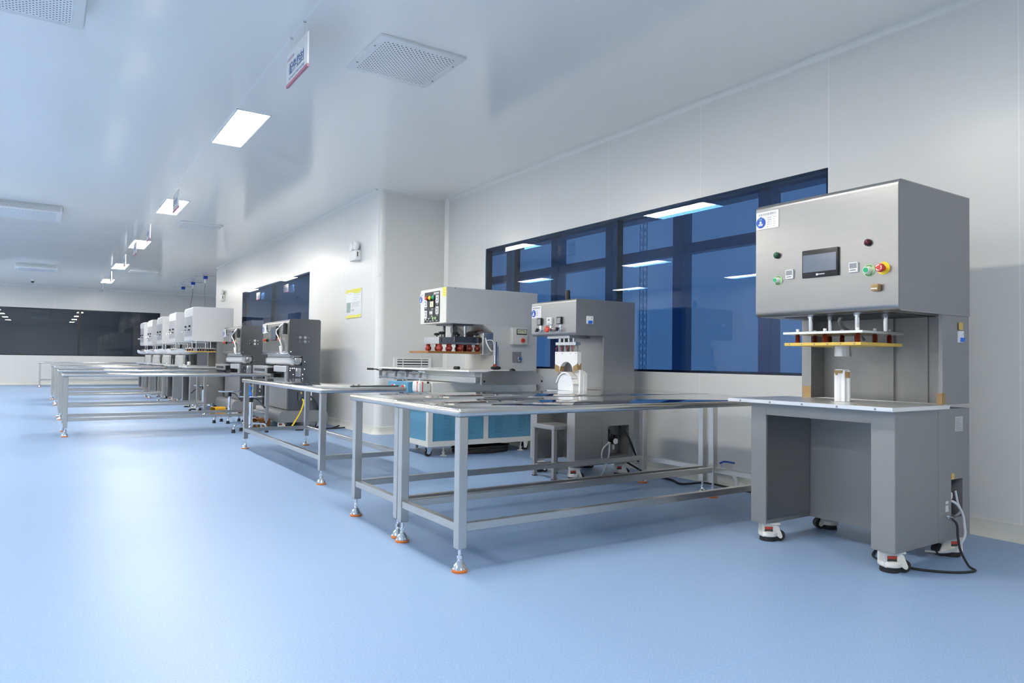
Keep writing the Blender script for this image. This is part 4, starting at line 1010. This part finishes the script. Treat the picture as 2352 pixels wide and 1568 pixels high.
    b = MB(); b.m(BLACK).box(.135, .15, -.006, .004, .42, .54); b.m(CARD).box(.335, .352, -.01, 0, .42, .56); b.m(BLUE).box(.24, .27, -.02, 0, .40, .54)
    b.m(TAGY).box(.185, .205, -.006, 0, .515, .545); b.m(CHROME).cyl((.20, -.01, .44), (.20, -.05, .44), .034, n=16); b.build('side_fittings', None, t)
    MB().tube([(.20, -.05, .44), (.21, -.08, .40), (.17, -.10, .28), (.10, -.12, .16), (.03, -.14, .06), (-.01, -.15, .012)], .011).build('air_hose', HOSEY, t, 'yellow air hose')
    MB().tube([(.33, -.02, .48), (.36, -.05, .44), (.41, -.06, .36), (.43, -.05, .28), (.47, -.02, .34), (.50, .02, .40)], .012).build('power_cord', RUBBER, t, 'black power cord')
    MB().cyl((.475, .30, .60), (.52, .30, .60), .14, n=24).build('rear_cap', RUBBER, t)
    return t
G = 'dark pad presses beyond the far tables'
pad_press('nearest dark grey press with a slanted front, left of the wall notice', 3.0, 10.45, G)
pad_press('second dark grey press, half hidden behind the first dark one', 2.955, 13.27, G)
t = thing('floor_cables', 'black cables lying on the floor at the foot of the first dark press', 'cable', (3.3, 10.2, 0))
MB().tube([(-.25, .02, .012), (0, -.05, .012), (.18, -.02, .012), (.32, .06, .012), (.45, .16, .03)], .012).tube([(-.1, .08, .012), (.1, .10, .012), (.3, .0, .012), (.5, .05, .012)], .010).build('cables', RUBBER, t)

# ---------------------------------------------------------------- stools, pedals and small things
def stool(label, x, y, rz):
    t = thing('swivel_stool', label, 'stool', (x, y, 0), 'chrome swivel stools', rz)
    MB().lathe([(0, .478), (.10, .482), (.17, .490), (.178, .500), (.172, .510), (.0, .512)], n=36).build('seat', CHROME, t, 'round chrome seat')
    MB().cyl((0, 0, .42), (0, 0, .48), .026, n=18).build('collar', BLACK, t)
    MB().cyl((0, 0, .12), (0, 0, .40), .027, n=20).cyl((0, 0, .385), (0, 0, .39), .031, n=20).cyl((0, 0, .30), (0, 0, .43), .018, n=16).build('column', CHROME, t)
    MB().tube([(.02, 0, .47), (.09, 0, .465), (.14, 0, .43), (.22, 0, .36)], .006).cyl((.16, 0, .415), (.235, 0, .345), .011, n=10).build('lift_lever', BLACK, t)
    MB().cyl((0, 0, .085), (0, 0, .14), .04, n=20).build('hub', CHROME, t)
    for k in range(5):
        a = k*2*math.pi/5+.3; c, s = math.cos(a), math.sin(a)
        l = MB().tube([(.02*c, .02*s, .115), (.15*c, .15*s, .12), (.205*c, .205*s, .105), (.225*c, .225*s, .065), (.228*c, .228*s, .035)], .013).build('leg', CHROME, t)
        MB().lathe([(.028, 0), (.028, .012), (.024, .016), (.023, .045), (.017, .048)], (.228*c, .228*s, 0), n=16).build('foot_cap', RUBBER, l, 'black rubber foot')
    return t
s0 = stool('chrome stool carrying a small blue object, near the end of the lone table', 2.44, 10.28, -.9)
def place(label, x, y, rz):
    o = dup(s0, (x, y, 0), label); o.rotation_euler = (0, 0, rz); return o
place('chrome stool between the dark presses and the second far table', 2.50, 11.93, -.9)
place('chrome stool in front of the nearest pale press', 2.56, 14.50, 2.6)
t = thing('plastic_fixture', 'small bright blue plastic object standing on the nearest chrome stool', 'blue object', (2.40, 10.30, .512))
MB().box(-.04, .04, -.05, .05, 0, .05, .008).build('base', BBLUE, t); MB().sphere((0, 0, .10), .048, 1, 1, 1.2).box(-.025, .025, -.04, .04, .03, .09, .01).build('body', BBLUE, t)
MB().box(-.052, -.04, -.02, .02, .085, .115, .002, 1).build('label', CARD, t)
def pedal(label, x, y, m, rz):
    t = thing('foot_pedal', label, 'foot pedal', (x, y, 0), 'amber foot pedals', rz)
    MB().box(-.10, .10, -.08, .08, 0, .018, .004, 1).build('base', BLACK, t)
    c = MB(); q = rounded([(-.09, .018), (-.09, .145), (.09, .145), (.09, .018)], [0, .04, .04, 0], 5); qi = [(p[0]*.93, p[1]*.95) for p in q]
    for i in range(len(q)-1): c.prism([q[i], q[i+1], qi[i+1], qi[i]], 'x', -.11, .09)
    c.prism(q, 'x', .084, .092); c.build('hood', m, t, 'arched hood')
    MB().prism([(-.07, .02), (.07, .02), (.07, .05), (-.07, .09)], 'y', -.05, .05).build('treadle', GREY, t)
    return t
pedal('amber yellow foot pedal on the floor by the second dark press', 2.66, 13.6, PEDALY, .35)
pedal('brown amber foot pedal at the foot of the first dark press', 2.74, 10.86, PEDALB, .2)
t = thing('steel_bar', 'thin dark steel bar lying on the far right corner of the lone table', 'bar', (2.46, 5.93, .80))
MB().box(-.22, .24, -.012, .012, 0, .012, .002, 1).build('bar', DARKST, t); MB().cyl((-.14, .0, .012), (-.14, 0, .024), .012, n=12).cyl((-.19, 0, .012), (-.19, 0, .022), .010, n=12).build('knobs', GREY, t)
t = thing('ball_valve', 'ball valve with a blue lever on the wall pipe behind the near tables', 'valve', (4.86, 4.05, .12))
v = MB(); v.m(CHROME).cyl((0, .06, 0), (0, -.10, 0), .020, n=16).cyl((0, .03, 0), (0, -.03, 0), .027, n=16).cyl((0, 0, .02), (0, 0, .075), .010, n=12).cyl((0, -.10, 0), (.07, -.12, 0), .016, n=12); v.build('body', None, t)
MB().tube([(0, .02, .072), (0, -.01, .088), (0, -.05, .094), (0, -.13, .094)], .008).build('lever', BLUE, t, 'blue lever')
MB().cyl((0, .06, 0), (0, .13, 0), .022, n=14).build('coupling', BLUE, t, 'blue coupling')
MB().tube([(0, -.10, 0), (-.02, -.16, -.03), (-.05, -.19, -.085), (-.06, -.10, -.11), (-.06, .1, -.112)], .014).build('hose', HOSEC, t, 'clear hose')
cordt = thing('power_cord', 'black cord along the wall base under the near tables', 'cord', (4.72, 4.3, 0))
MB().tube([(-.05, .75, .10), (-.01, .5, .02), (-.05, .15, .012), (-.13, -.05, .012), (.01, -.18, .03), (.05, -.4, .02), (.07, -.8, .012)], .009).build('cord', RUBBER, cordt)
# lattice mast far outside the right window
t = thing('crane_mast', 'faint lattice mast outside, seen through the long blue window', 'crane', (60, 61.95, -6))
m = MB()
for sx, sy in ((-.3, -.3), (.3, -.3), (.3, .3), (-.3, .3)): m.cyl((sx, sy, 0), (sx, sy, 28), .05, n=6)
for k in range(32):
    z = k*.87
    for a, b2 in (((-.3, -.3), (.3, -.3)), ((.3, -.3), (.3, .3)), ((.3, .3), (-.3, .3)), ((-.3, .3), (-.3, -.3))): m.cyl((*a, z), (*b2, z+.87), .028, n=5)
m.build('lattice', MULL, t)
